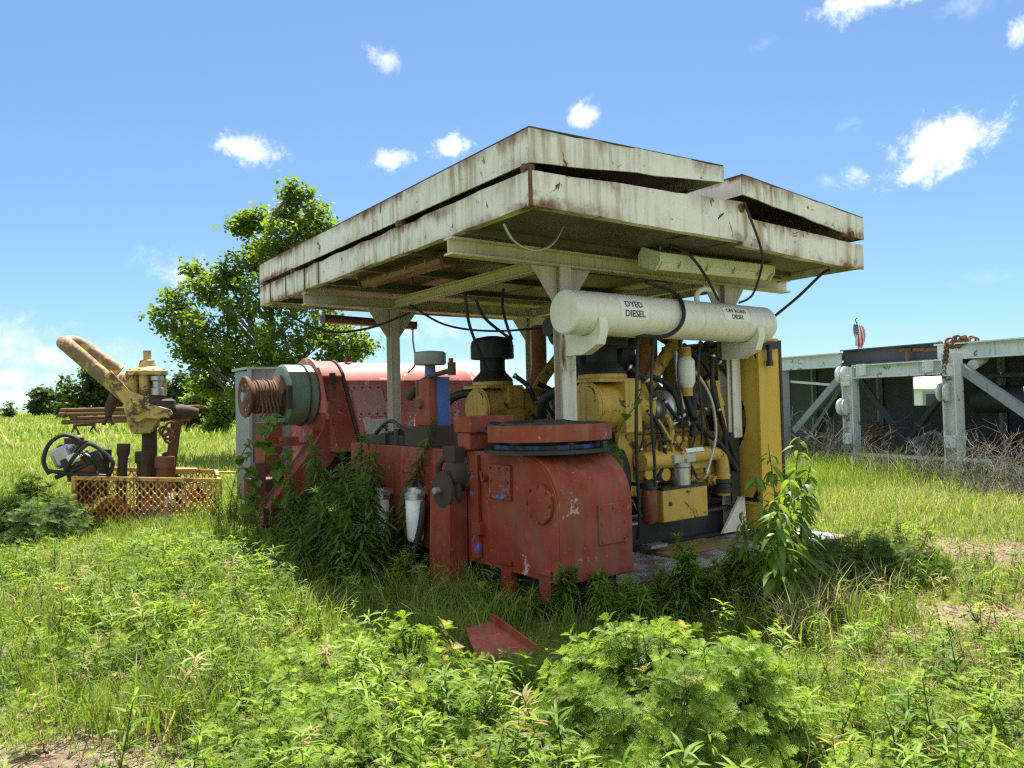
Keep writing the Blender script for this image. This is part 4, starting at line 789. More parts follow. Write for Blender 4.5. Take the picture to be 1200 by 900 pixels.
m = MB(); m.tube([Q(178,485,D0+.1), Q(214,483,D0+.1), Q(232,484,D0+.15)], [.12,.12,.07], 14); part('rear_arm', m, RUSTD, sw); m = MB(); m.tube(bez([Q(138,460,D0+.3),Q(130,475,D0+.3),Q(127,488,D0+.3)],5), [.12,.11,.1,.09,.08,.08,.08,.07,.06,.05,.05], 10); m.tube([Q(127,486,D0+.3),Q(133,498,D0+.3)],.03,8); m.tube([Q(127,486,D0+.3),Q(121,498,D0+.3)],.03,8); part('hanging_dog', m, RUSTD, sw)
m = MB()
for (x, y, r) in ((200,500,.07),(196,508,.08),(192,505,.06),(198,514,.06)): m.ring(Q(x,y,D0-.3), ay+ax*.6*math.sin(x), r, .02, 18, 6)
part('shackle', m, RUST, sw)
# ---- small engine pump in a tube frame
gen = thing('engine_pump', 'small grey engine pump in a black tube roll frame, tilted on the basket edge', 'pump', tuple(BP(92,562,.3)), 'W')
def G(x, y, d): return BP(x, y, d)
m = MB()
m.tube(bez([G(58,556,.1),G(51,540,.1),G(58,520,.1),G(74,510,.1),G(90,514,.1),G(94,522,.1)],7), .028, 8)
m.tube(bez([G(77,553,.1),G(85,538,.0),G(98,524,.0),G(108,521,.0),G(128,536,.0),G(132,545,.0),G(126,558,.1)],7), .028, 8)
m.tube(bez([G(76,552,.55),G(80,538,.55),G(96,520,.55),G(106,519,.55),G(127,534,.55),G(132,547,.55),G(128,557,.5)],7), .024, 8)
m.tube([G(54,551,.1),G(77,555,.1),G(126,558,.1)],.026,8); m.tube([G(58,552,.6),G(128,557,.55)],.026,8); m.tube([G(90,514,.1),G(96,520,.5)],.024,8); part('roll_frame', m, RUB, gen)
M3 = Matrix((tuple(ax), tuple(ay), (0,0,1))).transposed(); tl = (Matrix.Rotation(R_(-22), 3, ay) if True else 0) @ M3
m = MB(); m.obox(G(74,535,.35), (.24,.34,.28), tl); m.obox(G(80,526,.35), (.18,.26,.10), tl); t_ = part('fuel_tank', m, STEEL, gen, bevel=.05)
m = MB(); m.lathe(G(72,526,.3), tl@Vector((0,0,1)), [(.04,0),(.045,.05),(0,.06)], 14); part('tank_cap', m, RUB, t_)
m = MB(); m.obox(G(92,545,.3), (.32,.34,.3), tl); m.obox(G(86,551,.3), (.42,.4,.06), tl); part('engine_block', m, BLK, gen, bevel=.02)
m = MB(); m.lathe(G(101,547,.14), -ay, [(.13,-.2),(.14,-.05),(.11,.0),(.06,.03),(0,.03)], 20); m.obox(G(92,541,.12),(.12,.05,.09),tl); part('pump_housing', m, RUST, gen)
m = MB(); m.obox(G(109,536,.2), (.2,.2,.16), tl); m.tube(bez([G(98,532,.12),G(108,538,.1),G(116,548,.14)],5),.03,8); part('muffler', m, BLK, gen, bevel=.02)
m = MB(); m.obox(G(86,537,.11), (.14,.04,.12), tl); m.tube([G(83,545,.08),G(96,533,.08)],.014,6); part('cover_panel', m, LABELW, gen)

# ================================================================== PIPE BUNDLE ON RACK, FAR LEFT
PY = 46.
def pb(x, y): a = at(x, y, PY); return Vector(a)
zg = float(height(pb(110,490).x, PY))
k = 0
for row in range(4):
    for c in range(5):
        xs = pb(80+random.uniform(-5,8), 495); xe = pb(232+random.uniform(-8,9), 495)
        z = zg+.75+row*.24+random.uniform(-.02,.02); y = PY-.5+c*.3+(.15 if row % 2 else 0)
        if c in (0,) or row == 3:
            single('drill_pipe', MB().tube([(xs.x,y,z),(xe.x,y+random.uniform(-.1,.1),z+random.uniform(-.04,.04))], .115, 10).tube([(xs.x-.02,y,z),(xs.x+.4,y,z)],.14,10), RUST, 'long brown rusty drill pipe stacked in the pile across the field behind the yellow tool', 'pipe', (xs.x,y,z), 'W', group='drill pipes piled in the field')
for x, lab in ((98,'left'),(212,'right')):
    c = pb(x, 500); m = MB(); m.beam((c.x,PY-1,zg+.55),(c.x,PY+1.2,zg+.55),.15,.15)
    for d in (-.9, 1.1): m.beam((c.x-.3,PY+d,zg-.1),(c.x,PY+d,zg+.5),.1,.1); m.beam((c.x+.3,PY+d,zg-.1),(c.x,PY+d,zg+.5),.1,.1)
    single('pipe_rack', m, RUSTD, lab+' trestle carrying the pile of rusty drill pipes in the field', 'trestle', (c.x,PY,zg), 'W')

# ================================================================== RIGHT: LYING DERRICK SUBSTRUCTURE
DB = Vector(at(915,418,17.)); DO = Vector((DB.x, DB.y, 0)); dx = Vector((.511,-.86,0)).normalized(); dn = Vector((.86,.511,0))
def DP_(s, n, z): return DO+dx*s+dn*n+Vector((0,0,z))
def DQ(x, y, n=0.): dv = Vector(ray(x, y)); q = DO+dn*n; t = (q-Vector(CAM)).dot(dn)/dv.dot(dn); return Vector(CAM)+dv*t
dr = thing('steel_substructure', 'long blue-grey steel rig frame with white posts at the right edge of the field', 'rig frame', tuple(DP_(2.5,1,0)), 'W')
topz = DQ(915,418).z; ztop = topz
def dbeam(p, q, w, h, mat, name, ib=False, lab=None, up=(0,0,1)):
    m = MB(); (m.ibeam(p, q, w, h, .025, up) if ib else m.beam(p, q, w, h, up)); return part(name, m, mat, dr, lab, bevel=0)
dbeam(DP_(-2.5,0,ztop-.17), DP_(1.55,0,ztop-.17), .22, .30, DERR, 'top_rail', True)
dbeam(DP_(1.56,.05,ztop-.13), DP_(3.55,.05,ztop-.13), .22, .32, DERD, 'top_rail', True, 'dark middle length of the top rail')  # middle length is darker than the rail either side
dbeam(DP_(3.56,0,ztop-.16), DP_(11,0,ztop-.16), .25, .30, DERR, 'top_rail', True)
pA, pB = DQ(997,470,-.35), DQ(1117,470,-.35)
for p, lab in ((pA,0),(pB,1)):
    s = (p-DO).dot(dx); zt = DQ(997,430,-.35).z if lab == 0 else DQ(1117,414,-.35).z
    m = MB(); m.ibeam(DP_(s,-.35,.05), DP_(s,-.35,zt), .26 if lab else .22, .24, .022, tuple(dx)); po = part('post', m, DERR, dr)
    for zf in ((.93,.63) if lab == 0 else (.70,)):
        for o in (-.06, .06):
            c = DP_(s-.10,-.42+0,zt*zf)+dx*o; g = MB(); g.lathe(c, dx, [(.06,-.02),(.17,-.02),(.17,.02),(.06,.02),(0,.02)], 20); part('pad_eye', g, DERR, po)
sA, sB = (pA-DO).dot(dx), (pB-DO).dot(dx); zc = DQ(1050,432,-.35).z
dbeam(DP_(sA+.13,-.35,DQ(1000,436,-.35).z), DP_(sB-.14,-.35,DQ(1105,430,-.35).z), .24, .27, DERR, 'cross_beam', True)
dbeam(DQ(932,505,.0), DQ(993,434,.0), .12, .14, DERG, 'brace')
dbeam(DQ(1125,430,-.2), DQ(1215,492,-.2), .14, .16, DERG, 'brace')
dbeam(DQ(1127,434,.4), DQ(1062,520,.8), .1, .1, DERD, 'brace'); dbeam(DQ(1005,440,.6), DQ(1062,520,.8), .1, .1, DERD, 'brace')
sL = (DQ(920,470)-DO).dot(dx); dbeam(DP_(sL,0,.05), DP_(sL,0,ztop-.33), .16, .16, DERG, 'post')
for s in (6.3, 9.): dbeam(DP_(s,0,.05), DP_(s,0,ztop-.33), .2, .2, DERR, 'post')
dbeam(DQ(925,447,.1), DQ(975,451,.1), .05, .05, DERR, 'tie_rod')
dbeam(DP_(sA+.1,-.36,.42), DP_(sB+.6,-.36,.42), .08, .06, DERR, 'lower_rail')
dbeam(DP_(-2.5,0,.14), DP_(11,0,.14), .25, .25, DERD, 'base_rail', True)
m = MB(); m.tube([DP_(3.6,1.2,DQ(1160,468,1.2).z), DP_(11,1.2,DQ(1160,468,1.2).z)], .26, 18); m.tube([DQ(1130,443,.5),DQ(1152,441,.5),DP_(10,.5,ztop-.55)],.05,8); part('mud_pipe', m, DERD, dr)
m = MB(); m.cyl(DQ(1140,428,-.1),DQ(1152,420,.3),.09,n=16); part('hawse_ring', m, DERR, dr)
m = MB()
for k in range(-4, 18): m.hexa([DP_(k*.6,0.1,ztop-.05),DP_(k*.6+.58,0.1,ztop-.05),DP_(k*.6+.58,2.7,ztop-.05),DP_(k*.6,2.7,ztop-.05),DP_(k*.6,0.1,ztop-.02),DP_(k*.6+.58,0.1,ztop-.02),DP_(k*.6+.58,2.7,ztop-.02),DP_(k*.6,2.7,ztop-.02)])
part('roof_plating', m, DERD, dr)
NB = 2.6
h0, h1, hz0, hz1 = (DQ(1070,470,NB)-DO).dot(dx), (DQ(1113,470,NB)-DO).dot(dx), DQ(1090,475,NB).z, DQ(1090,441,NB).z
m = MB()
def dwall(s0, s1, z0, z1):
    m.hexa([DP_(s0,NB,z0),DP_(s1,NB,z0),DP_(s1,NB+.05,z0),DP_(s0,NB+.05,z0),DP_(s0,NB,z1),DP_(s1,NB,z1),DP_(s1,NB+.05,z1),DP_(s0,NB+.05,z1)])
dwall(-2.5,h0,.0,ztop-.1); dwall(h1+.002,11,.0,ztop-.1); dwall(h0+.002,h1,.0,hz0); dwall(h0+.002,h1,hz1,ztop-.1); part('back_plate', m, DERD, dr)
for s in np.arange(-2, 11, .9):
    if not (h0-.1 < s < h1+.1): part('stiffener', MB().beam(DP_(s,NB-.06,.1), DP_(s,NB-.06,ztop-.12), .1, .1), DERG, dr)
for s in np.arange(-1.5, 10, 2.7):
    if not (h0-2.2 < s < h1+.5): part('back_brace', MB().beam(DP_(s,NB-.15,.2), DP_(s+1.6,NB-.15,ztop-.3), .09, .09), DERG, dr)
for s, z in ((sA, .35), (sA, .9), (sB, .35), (sB, .95), (sA+.35, .99), (sB-.35, .99)):
    zz = z*DQ(1050,430,-.35).z; m = MB(); c = DP_(s,-.50 if z < .98 else -.49, zz); m.box
    m.hexa([c+dx*a-dn*b+Vector((0,0,h)) for h in (-.11,.11) for a, b in ((-.10,0),(.10,0),(.10,.014),(-.10,.014))])
    for a in (-.07, .07):
        for h in (-.08, 0, .08): q = c+dx*a-dn*.014+Vector((0,0,h)); m.cyl(q, q-dn*.018, .013, n=6)
    part('bolted_plate', m, DERR, dr)
for k, (s, w_, h_, mt_) in enumerate(((1.1,.5,.9,RUST),(2.2,.35,.6,DERG),(3.9,.6,.7,RUSTD),(5.0,.4,1.1,DERG),(6.4,.7,.8,RUST))):
    m = MB(); m.lathe(DP_(s,1.6,.1), (0,0,1), [(w_*.4,0),(w_*.42,.03),(w_*.42,h_*.6),(w_*.3,h_*.7),(w_*.3,h_*.8),(w_*.36,h_*.82),(w_*.36,h_),(0,h_)], 18); m.tube(bez([DP_(s-.3,1.4,.2),DP_(s,1.3,.5),DP_(s+.4,1.45,.8),DP_(s+.7,1.5,.4)],6), .05, 8); part('stored_fitting', m, mt_, dr)
# rusty chain heap and a few brackets on the rail
tc3 = DQ(1122,400,0); rr = random.Random(9)
m = MB()
for k in range(30):
    c = tc3+dx*rr.gauss(0,.18)+dn*rr.gauss(.05,.08)+Vector((0,0,rr.uniform(-.08,.06))); m.ring(c, (rr.gauss(0,1),rr.gauss(0,1),rr.gauss(0,1)), rr.uniform(.045,.07), .018, 12, 5)
single('rusty_chain', m, RUST, 'heap of rusty chain draped over the top rail of the steel frame', 'chain', tuple(tc3), 'W')
m = MB()
for x in (1062,1078,1092): a = DQ(x,410,.05); m.beam(a-dx*.12,a+dx*.12,.1,.06)
m.beam(DQ(1063,412,-.08),DQ(1063,424,-.08),.06,.05); single('rail_bracket', m, RUST, 'row of small rusty brackets on the top rail left of the chain heap', 'bracket', tuple(DQ(1070,410)), 'W')
m = MB()
for k in range(14): m.ring(DQ(1110-.3*k,404+k*2.7,-.5), (1,(k%2),.2), .040, .014, 12, 5)
single('hanging_chain', m, RUST, 'length of rusty chain hanging down beside the right white post', 'chain', tuple(DQ(1110,404,-.5)), 'W')
# flag on a short staff
fb = DQ(1007,412,.2); fl_ = thing('small_flag', 'small faded american flag hanging limp from a short staff above the steel frame', 'flag', tuple(fb), 'W')
m = MB(); m.tube([fb-Vector((0,0,.1)), fb+Vector((-.03,0,.62))], .012, 6); m.tube(bez([fb+Vector((-.03,0,.6)),fb+Vector((-.06,0,.66)),fb+Vector((-.02,0,.7))],4),.01,6); part('staff', m, RUSTD, fl_)
nu_, nv_ = 22, 14; vs = []; uv = []; fs = []
for j in range(nv_+1):
    for i in range(nu_+1):
        a = i/nu_; b = j/nv_; w = .30*(.25+.75*math.sin(math.pi*min(1,.15+b*.8))**.7)
        vs.append(fb+Vector((-.03,0,.58-.52*b*(.75+.25*a)-.06*a))+dx*(w*(a-.35))+dn*(.05*math.sin(a*9+b*2)*(.3+b))); uv.append((b*.9, 1-a))
for j in range(nv_):
    for i in range(nu_): k = j*(nu_+1)+i; fs.append((k,k+1,k+nu_+2,k+nu_+1))
o = part('cloth', MB().add(vs, fs), FLAG, fl_, smooth=180); ul = o.data.uv_layers.new(name='UVMap')
for lp_ in o.data.loops: ul.data[lp_.index].uv = uv[lp_.vertex_index]
# white building seen through the frame
hc = Vector(at(1085,470,34.)); hz = float(height(hc.x,hc.y))
hs = thing('white_building', 'white sided building with a small grey window, seen through the opening in the steel frame', 'building', (hc.x,hc.y,hz), 'W')
m = MB(); m.box((hc.x-5,hc.y,hz-.3),(hc.x+6,hc.y+6,hz+1.65)); part('wall', m, PALEW, hs)
m = MB(); m.prism([(hc.x-5.3,hc.y-.3,hz+1.652),(hc.x-5.3,hc.y+3,hz+2.6),(hc.x-5.3,hc.y+6.3,hz+1.652)], (11.6,0,0)); part('roof', m, PALEW, hs)
a, b = Vector(at(1082,475,34.)), Vector(at(1108,458,34.)); m = MB(); m.box((a.x,hc.y-.06,a.z-.3),(b.x,hc.y-.003,b.z)); w = part('window_frame', m, GREY, hs)
m = MB(); m.box((a.x+.1,hc.y-.08,a.z-.2),(b.x-.1,hc.y-.062,b.z-.12)); part('window_pane', m, GLASS, w)

# ================================================================== VEGETATION TOOLKIT (numpy templates)
class T:
    """v verts, q loops, n loops per face, r per-vertex random, d per-vertex dryness"""
    def __init__(s, v, faces=None, q=None, n=None, r=None, d=None):
        s.v = np.asarray(v, np.float32)
        if faces is not None: q = [i for f in faces for i in f]; n = [len(f) for f in faces]
        s.q = np.asarray(q, np.int32); s.n = np.asarray(n, np.int32)
        s.r = np.full(len(s.v), .5, np.float32) if r is None else np.asarray(r, np.float32)
        s.d = np.zeros(len(s.v), np.float32) if d is None else np.asarray(d, np.float32)
def cat(ts):
    o = 0; v=[];q=[];n=[];r=[];d=[]
    for t in ts: v.append(t.v); q.append(t.q+o); n.append(t.n); r.append(t.r); d.append(t.d); o += len(t.v)
    return T(np.concatenate(v), q=np.concatenate(q), n=np.concatenate(n), r=np.concatenate(r), d=np.concatenate(d))
def inst(t, M, P, rv=None, dv=None):
    M = np.asarray(M, np.float32); P = np.asarray(P, np.float32); k = len(P); nv = len(t.v)
    v = (np.einsum('kij,nj->kni', M, t.v)+P[:,None,:]).reshape(-1,3)
    q = (t.q[None,:]+(np.arange(k, dtype=np.int32)*nv)[:,None]).ravel(); n = np.tile(t.n, k)
    r = np.tile(t.r, k) if rv is None else np.clip(t.r[None,:]-.5+np.asarray(rv, np.float32)[:,None], 0, 1).ravel()
    d = np.tile(t.d, k) if dv is None else np.clip(t.d[None,:]+np.asarray(dv, np.float32)[:,None], 0, 1).ravel()
    return T(v, q=q, n=n, r=r, d=d)
def rotm(yaw, pitch=0, roll=0, s=1.):
    """Rz(yaw) Ry(-pitch) Rx(roll): template points along +x, pitch lifts it"""
    yaw, pitch, roll, s = np.broadcast_arrays(np.asarray(yaw, float), pitch, roll, s); k = yaw.shape
    c, s_ = np.cos(yaw), np.sin(yaw); cp, sp = np.cos(pitch), np.sin(pitch); cr, sr = np.cos(roll), np.sin(roll); z = np.zeros(k); o = np.ones(k)
    A = np.stack([np.stack([c,-s_,z],-1),np.stack([s_,c,z],-1),np.stack([z,z,o],-1)],-2)
    B = np.stack([np.stack([cp,z,-sp],-1),np.stack([z,o,z],-1),np.stack([sp,z,cp],-1)],-2)
    C = np.stack([np.stack([o,z,z],-1),np.stack([z,cr,-sr],-1),np.stack([z,sr,cr],-1)],-2)
    return (A@B@C)*s[...,None,None]
def to_mesh(name, t, mat):
    me = bpy.data.meshes.new(name); me.vertices.add(len(t.v)); me.vertices.foreach_set('co', t.v.ravel())
    me.loops.add(len(t.q)); me.loops.foreach_set('vertex_index', t.q); me.polygons.add(len(t.n))
    st = np.zeros(len(t.n), np.int32); st[1:] = np.cumsum(t.n)[:-1]; me.polygons.foreach_set('loop_start', st); me.polygons.foreach_set('loop_total', t.n)
    me.polygons.foreach_set('use_smooth', np.ones(len(t.n), bool))
    for nm, a in (('rnd', t.r), ('dry', t.d)): me.attributes.new(nm, 'FLOAT', 'POINT').data.foreach_set('value', a)
    me.update(calc_edges=True); me.materials.append(mat); return me
def vobj(name, t, mat, parent=None, base=None):
    o = bpy.data.objects.new(name, to_mesh(name, t, mat)); COL.objects.link(o); o.parent = parent
    if base is not None: o.location = base
    return o
def tt(mb, r=.5, d=0.): return T(mb.v, faces=mb.f, r=np.full(len(mb.v), r), d=np.full(len(mb.v), d))
U_ = lambda a, b, n=None: RNG.uniform(a, b, n)

# leaf templates, each along +x, unit length
def lance(w=.14, droop=.35, seg=4, fold=.25):
    vs = []; fs = []
    for i in range(seg+1):
        t = i/seg; ww = w*math.sin(math.pi*min(1, .12+t*.88))**.8 if t < 1 else 0; z = -droop*t*t; vs += [(t,ww,z+fold*ww),(t,0,z),(t,-ww,z+fold*ww)]
    for i in range(seg): a = 3*i; fs += [(a,a+1,a+4,a+3),(a+1,a+2,a+5,a+4)]
    return T(vs, faces=fs)
def ragleaf():
    """deeply cut feathery leaf: thin midrib and paired narrow toothed lobes"""
    vs = [(0,.008,0),(0,-.008,0)]; fs = []
    ts = [.14,.28,.42,.56,.69,.81]; ln = [.22,.34,.40,.36,.27,.17]
    prev = (0, 1)
    for t, l in zip(ts, ln):
        z = -.24*t*t; k = len(vs); vs += [(t,.014,z),(t,-.014,z),(t+.05,.016,z-.01),(t+.05,-.016,z-.01)]; fs += [(prev[0],prev[1],k+1,k),(k,k+1,k+3,k+2)]
        for sg, i0, i1 in ((1,k,k+2),(-1,k+1,k+3)):
            j = len(vs); c, n = .70, .72; w = .014+.046*l     # lobe direction and half width
            mx, my = t+.025+l*.5*c, .015+l*.5*n
            vs += [(mx-n*w,sg*(my+c*w),z+.02),(mx+n*w,sg*(my-c*w),z+.005),(t+.025+l*c,sg*(.015+l*n),z-.05)]
            f = [(i0,j,j+1,i1),(j,j+2,j+1)]; fs += f if sg < 0 else [q[::-1] for q in f]
        prev = (k+2, k+3)
    k = len(vs); vs += [(1.0,0,-.26),(.9,.05,-.21),(.9,-.05,-.21)]; fs += [(prev[0],prev[1],k+2,k,k+1)]
    return T(vs, faces=fs)
def heart():
    o = [(0,0),(-.12,.22),(.02,.42),(.3,.46),(.62,.3),(1,0)]; vs = [(x,0,-.15*x*x) for x in (0,.15,.3,.62,1)]
    vs = [(x,y,-.18*x*x+.12*abs(y)) for x, y in o]+[(x,-y,-.18*x*x+.12*abs(y)) for x, y in o[1:5]]+[(.3,0,-.03),(.62,0,-.08)]
    return T(vs, faces=[(0,10,3,2,1),(10,11,4,3),(11,5,4),(0,6,7,8,10),(10,8,9,11),(11,9,5)])
def treeleaf():
    return T([(0,0,0),(.35,.42,.05),(.75,.30,-.02),(1,0,-.12),(.75,-.30,-.02),(.35,-.42,.05),(.45,0,-.04)], faces=[(0,6,2,1),(6,3,2),(0,5,4,6),(6,4,3)])
LAN, LANW, RAG, HRT, TLF = lance(.085,.45,3), lance(.17,.75,5), ragleaf(), heart(), treeleaf()

def ragsprig(h=.22, nodes=5, L=.10):
    ts = []; 
    for i in range(nodes):
        z = h*(i+.6)/nodes; l = L*(1.0-.35*(i/nodes)**2)
        ya = i*1.57+U_(-.3,.3); y = np.array([ya, ya+math.pi]); ts.append(inst(RAG, rotm(y+U_(-.2,.2,2), U_(-.1,.5,2), U_(-.3,.3,2), l*U_(.8,1.15,2)), [(0,0,z)]*2, .45+U_(-.2,.2,2)-.1*(1-i/nodes)))
    k = 6; ts.append(inst(RAG, rotm(np.arange(k)*2*math.pi/k+U_(-.3,.3,k), U_(.5,1.1,k), 0, L*U_(.45,.75,k)), [(0,0,h)]*k, .75+U_(-.12,.15,k)))
    st = MB().tube([(0,0,0),(0,0,h)], [.004,.002], 4, cap=False); ts.append(tt(st, .4)); return cat(ts)
SPRIGS = [ragsprig(h, n, l) for h, n, l in ((.20,5,.10),(.26,6,.11),(.16,4,.09),(.22,5,.12))]
def align(dirs, yaw):
    """rotation matrices taking +z to dirs with a spin"""
    d = np.asarray(dirs, float); d = d/np.linalg.norm(d, axis=1, keepdims=True); a = np.where(np.abs(d[:,2:3]) < .95, [[0,0,1.]], [[1.,0,0]])
    x = np.cross(a, d); x /= np.linalg.norm(x, axis=1, keepdims=True); y = np.cross(d, x); c, s = np.cos(yaw)[:,None], np.sin(yaw)[:,None]
    return np.stack([x*c+y*s, -x*s+y*c, d], -1)
GREENS = [(0,(.03,.07,.012)),(.4,(.055,.125,.018)),(.75,(.095,.19,.028)),(1,(.15,.25,.04))]
RAGM = leafmat('ragweed_leaf', [(0,(.055,.11,.013)),(.4,(.12,.215,.02)),(.75,(.21,.33,.034)),(1,(.30,.42,.055))], .5, .5, spec=.2, dry=[(0,(.16,.10,.04)),(.5,(.30,.22,.10)),(1,(.42,.36,.16))])
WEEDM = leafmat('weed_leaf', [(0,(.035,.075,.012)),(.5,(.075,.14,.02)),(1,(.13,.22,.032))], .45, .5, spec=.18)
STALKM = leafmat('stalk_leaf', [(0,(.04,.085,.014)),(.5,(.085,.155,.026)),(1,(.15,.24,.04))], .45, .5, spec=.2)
TALLM = leafmat('tall_weed_leaf', [(0,(.05,.10,.012)),(.5,(.11,.20,.022)),(1,(.20,.30,.04))], .5, .45)
TREEM = leafmat('tree_leaf', [(0,(.06,.115,.012)),(.45,(.13,.21,.02)),(.8,(.20,.29,.028)),(1,(.27,.35,.04))], .55, .45, spec=.25)
TREED = leafmat('dark_tree_leaf', [(0,(.03,.06,.012)),(.5,(.06,.11,.02)),(1,(.11,.17,.03))], .42, .5)
GRASSM = leafmat('grass_blade', [(0,(.07,.13,.014)),(.4,(.135,.225,.02)),(.75,(.205,.305,.03)),(1,(.285,.36,.045))], .45, .5, dry=[(0,(.22,.17,.10)),(.5,(.36,.30,.19)),(1,(.50,.44,.31))])
TWIGM = leafmat('dry_stalk', [(0,(.20,.15,.09)),(.5,(.34,.27,.17)),(1,(.50,.42,.29))], .2, .8)
LITM = leafmat('leaf_litter', [(0,(.16,.10,.06)),(.5,(.28,.20,.12)),(1,(.42,.33,.21))], .2, .8)

# ---------------------------------------------------------------- ground sheet
def ground():
    ys = np.concatenate([np.arange(-6, 12, .15), np.arange(12, 40, .6), np.geomspace(40, 900, 50)]); xs0 = np.concatenate([-np.geomspace(14, 900, 40)[::-1], np.arange(-13.8, 13.8, .2), np.geomspace(14, 900, 40)])
    X, Y = np.meshgrid(xs0, ys); Z = height(X, Y)-.0; ny, nx = X.shape; v = np.stack([X,Y,Z],-1).reshape(-1,3)
    i = np.arange(ny*nx).reshape(ny,nx); q = np.stack([i[:-1,:-1],i[:-1,1:],i[1:,1:],i[1:,:-1]],-1).reshape(-1)
    t = T(v, q=q, n=np.full(len(q)//4, 4), r=vnoise(v[:,0],v[:,1],1.3,8), d=bare(v[:,0],v[:,1])*(v[:,1] < 30))
    m, nt, b, out = newmat('field_soil'); oc = nt.n('ShaderNodeTexCoord').outputs['Object']
    d = nt.n('ShaderNodeAttribute', attribute_name='dry').outputs['Fac']
    n1, n2, n3 = nt.noise(oc, .35, 6, .6), nt.noise(oc, 5, 10, .7), nt.noise(oc, 55, 10, .8)
    soil = nt.ramp(n2, [(.3,(.15,.118,.075)),(.5,(.25,.205,.135)),(.7,(.36,.31,.22))]); soil = nt.mix(nt.rng(n3, .42, .62, 0, .8), soil, (.12,.085,.06))
    gr = nt.ramp(nt.math('ADD', nt.math('MULTIPLY', n1, .6), nt.math('MULTIPLY', n3, .4)), [(.3,(.07,.105,.015)),(.5,(.13,.18,.022)),(.65,(.20,.24,.035)),(.8,(.28,.26,.08))])
    c = nt.mix(nt.rng(nt.math('ADD', d, nt.math('MULTIPLY', nt.math('SUBTRACT', n2, .5), .7)), .15, .5), gr, soil)
    setin(b, 'Base Color', c); b.inputs['Roughness'].default_value = .95; b.inputs['Specular IOR Level'].default_value = .1
    setin(b, 'Normal', nt.n('ShaderNodeBump', {'Height': nt.math('ADD', n2, nt.math('MULTIPLY', n3, .5)), 'Strength': .6, 'Distance': .05}).outputs[0])
    o = vobj('ground', t, m); o['kind'] = 'structure'; return o
ground()

# ---------------------------------------------------------------- grass
def wedge(n, d0, d1, pw=1.):
    """random ground points in the view wedge between distances d0, d1 (with a margin to both sides)"""
    d = np.sqrt(U_(d0*d0, d1*d1, n)); a = U_(-.83, .83, n); return d*np.sin(a)+U_(-.4,.4,n), d*np.cos(a)
def keepout(x, y):
    k = footprint(x, y)
    s = (x-A_[0])*ax.x+(y-A_[1])*ax.y; d = (x-A_[0])*ay.x+(y-A_[1])*ay.y
    return k | ((s > 0) & (s < LN) & (d > 0) & (d < DP))
def blades(x, y, hgt, wid, lean, dry, r):
    n = len(x); z = height(x, y)-.01; yaw = U_(0, 2*math.pi, n); ly = U_(0, 2*math.pi, n)
    c, s = np.cos(yaw)*wid/2, np.sin(yaw)*wid/2; lx, lyy = np.cos(ly)*lean*hgt, np.sin(ly)*lean*hgt
    v = np.empty((n,5,3), np.float32)
    v[:,0] = np.stack([x-c,y-s,z],-1); v[:,1] = np.stack([x+c,y+s,z],-1)
    mz = z+hgt*.58; mx, my = x+lx*.33, y+lyy*.33
    v[:,2] = np.stack([mx+c*.75,my+s*.75,mz],-1); v[:,3] = np.stack([mx-c*.75,my-s*.75,mz],-1)
    v[:,4] = np.stack([x+lx,y+lyy,z+hgt*np.sqrt(np.clip(1-(lean*.8)**2,.1,1))],-1)
    q = (np.array([0,1,2,3,3,2,4])[None,:]+(np.arange(n)*5)[:,None]).ravel()
    return T(v.reshape(-1,3), q=q, n=np.tile([4,3], n), r=np.repeat(r, 5), d=np.repeat(dry, 5))
def path_dir(x, y): return 0
def grass_layer(n, d0, d1, h0, h1, w0, w1):
    x, y = wedge(n, d0, d1); b = bare(x, y); cl = vnoise(x, y, .45, 31)*.6+vnoise(x, y, 1.6, 32)*.4
    keep = (~keepout(x, y)) & (U_(0,1,n) < np.clip(1.25-b*1.5, .05, 1)*(.45+.75*cl)); x, y, b, cl = x[keep], y[keep], b[keep], cl[keep]; n = len(x)
    h = U_(h0, h1, n)*(.45+.9*cl)*(1-.55*b)*(1+.35*ss(y, 8, 14)); w = U_(w0, w1, n)
    yel = vnoise(x, y, 2.6, 33)
    dry = (U_(0,1,n) < (.12+.55*b+.20*(yel > .62)+.10*ss(-x,.5,1.5)*(1-ss(y,6,9))+.42*ss(x, 1.6, 3.0)*(1-ss(y, 6, 8)))).astype(float)*U_(.6,1,n)+U_(0,.12,n)
    r = np.clip(.25+.45*cl+.3*(yel-.5)+U_(-.22,.22,n)+.12*ss(y,9,16), 0, 1); return blades(x, y, h, w, U_(.15,1.1,n), dry, r)
g = [grass_layer(170000, 2.1, 8, .02, .13, .003, .007), grass_layer(170000, 7, 18, .08, .28, .006, .012), grass_layer(120000, 16, 42, .14, .36, .015, .032), grass_layer(110000, 38, 130, .2, .5, .05, .10)]
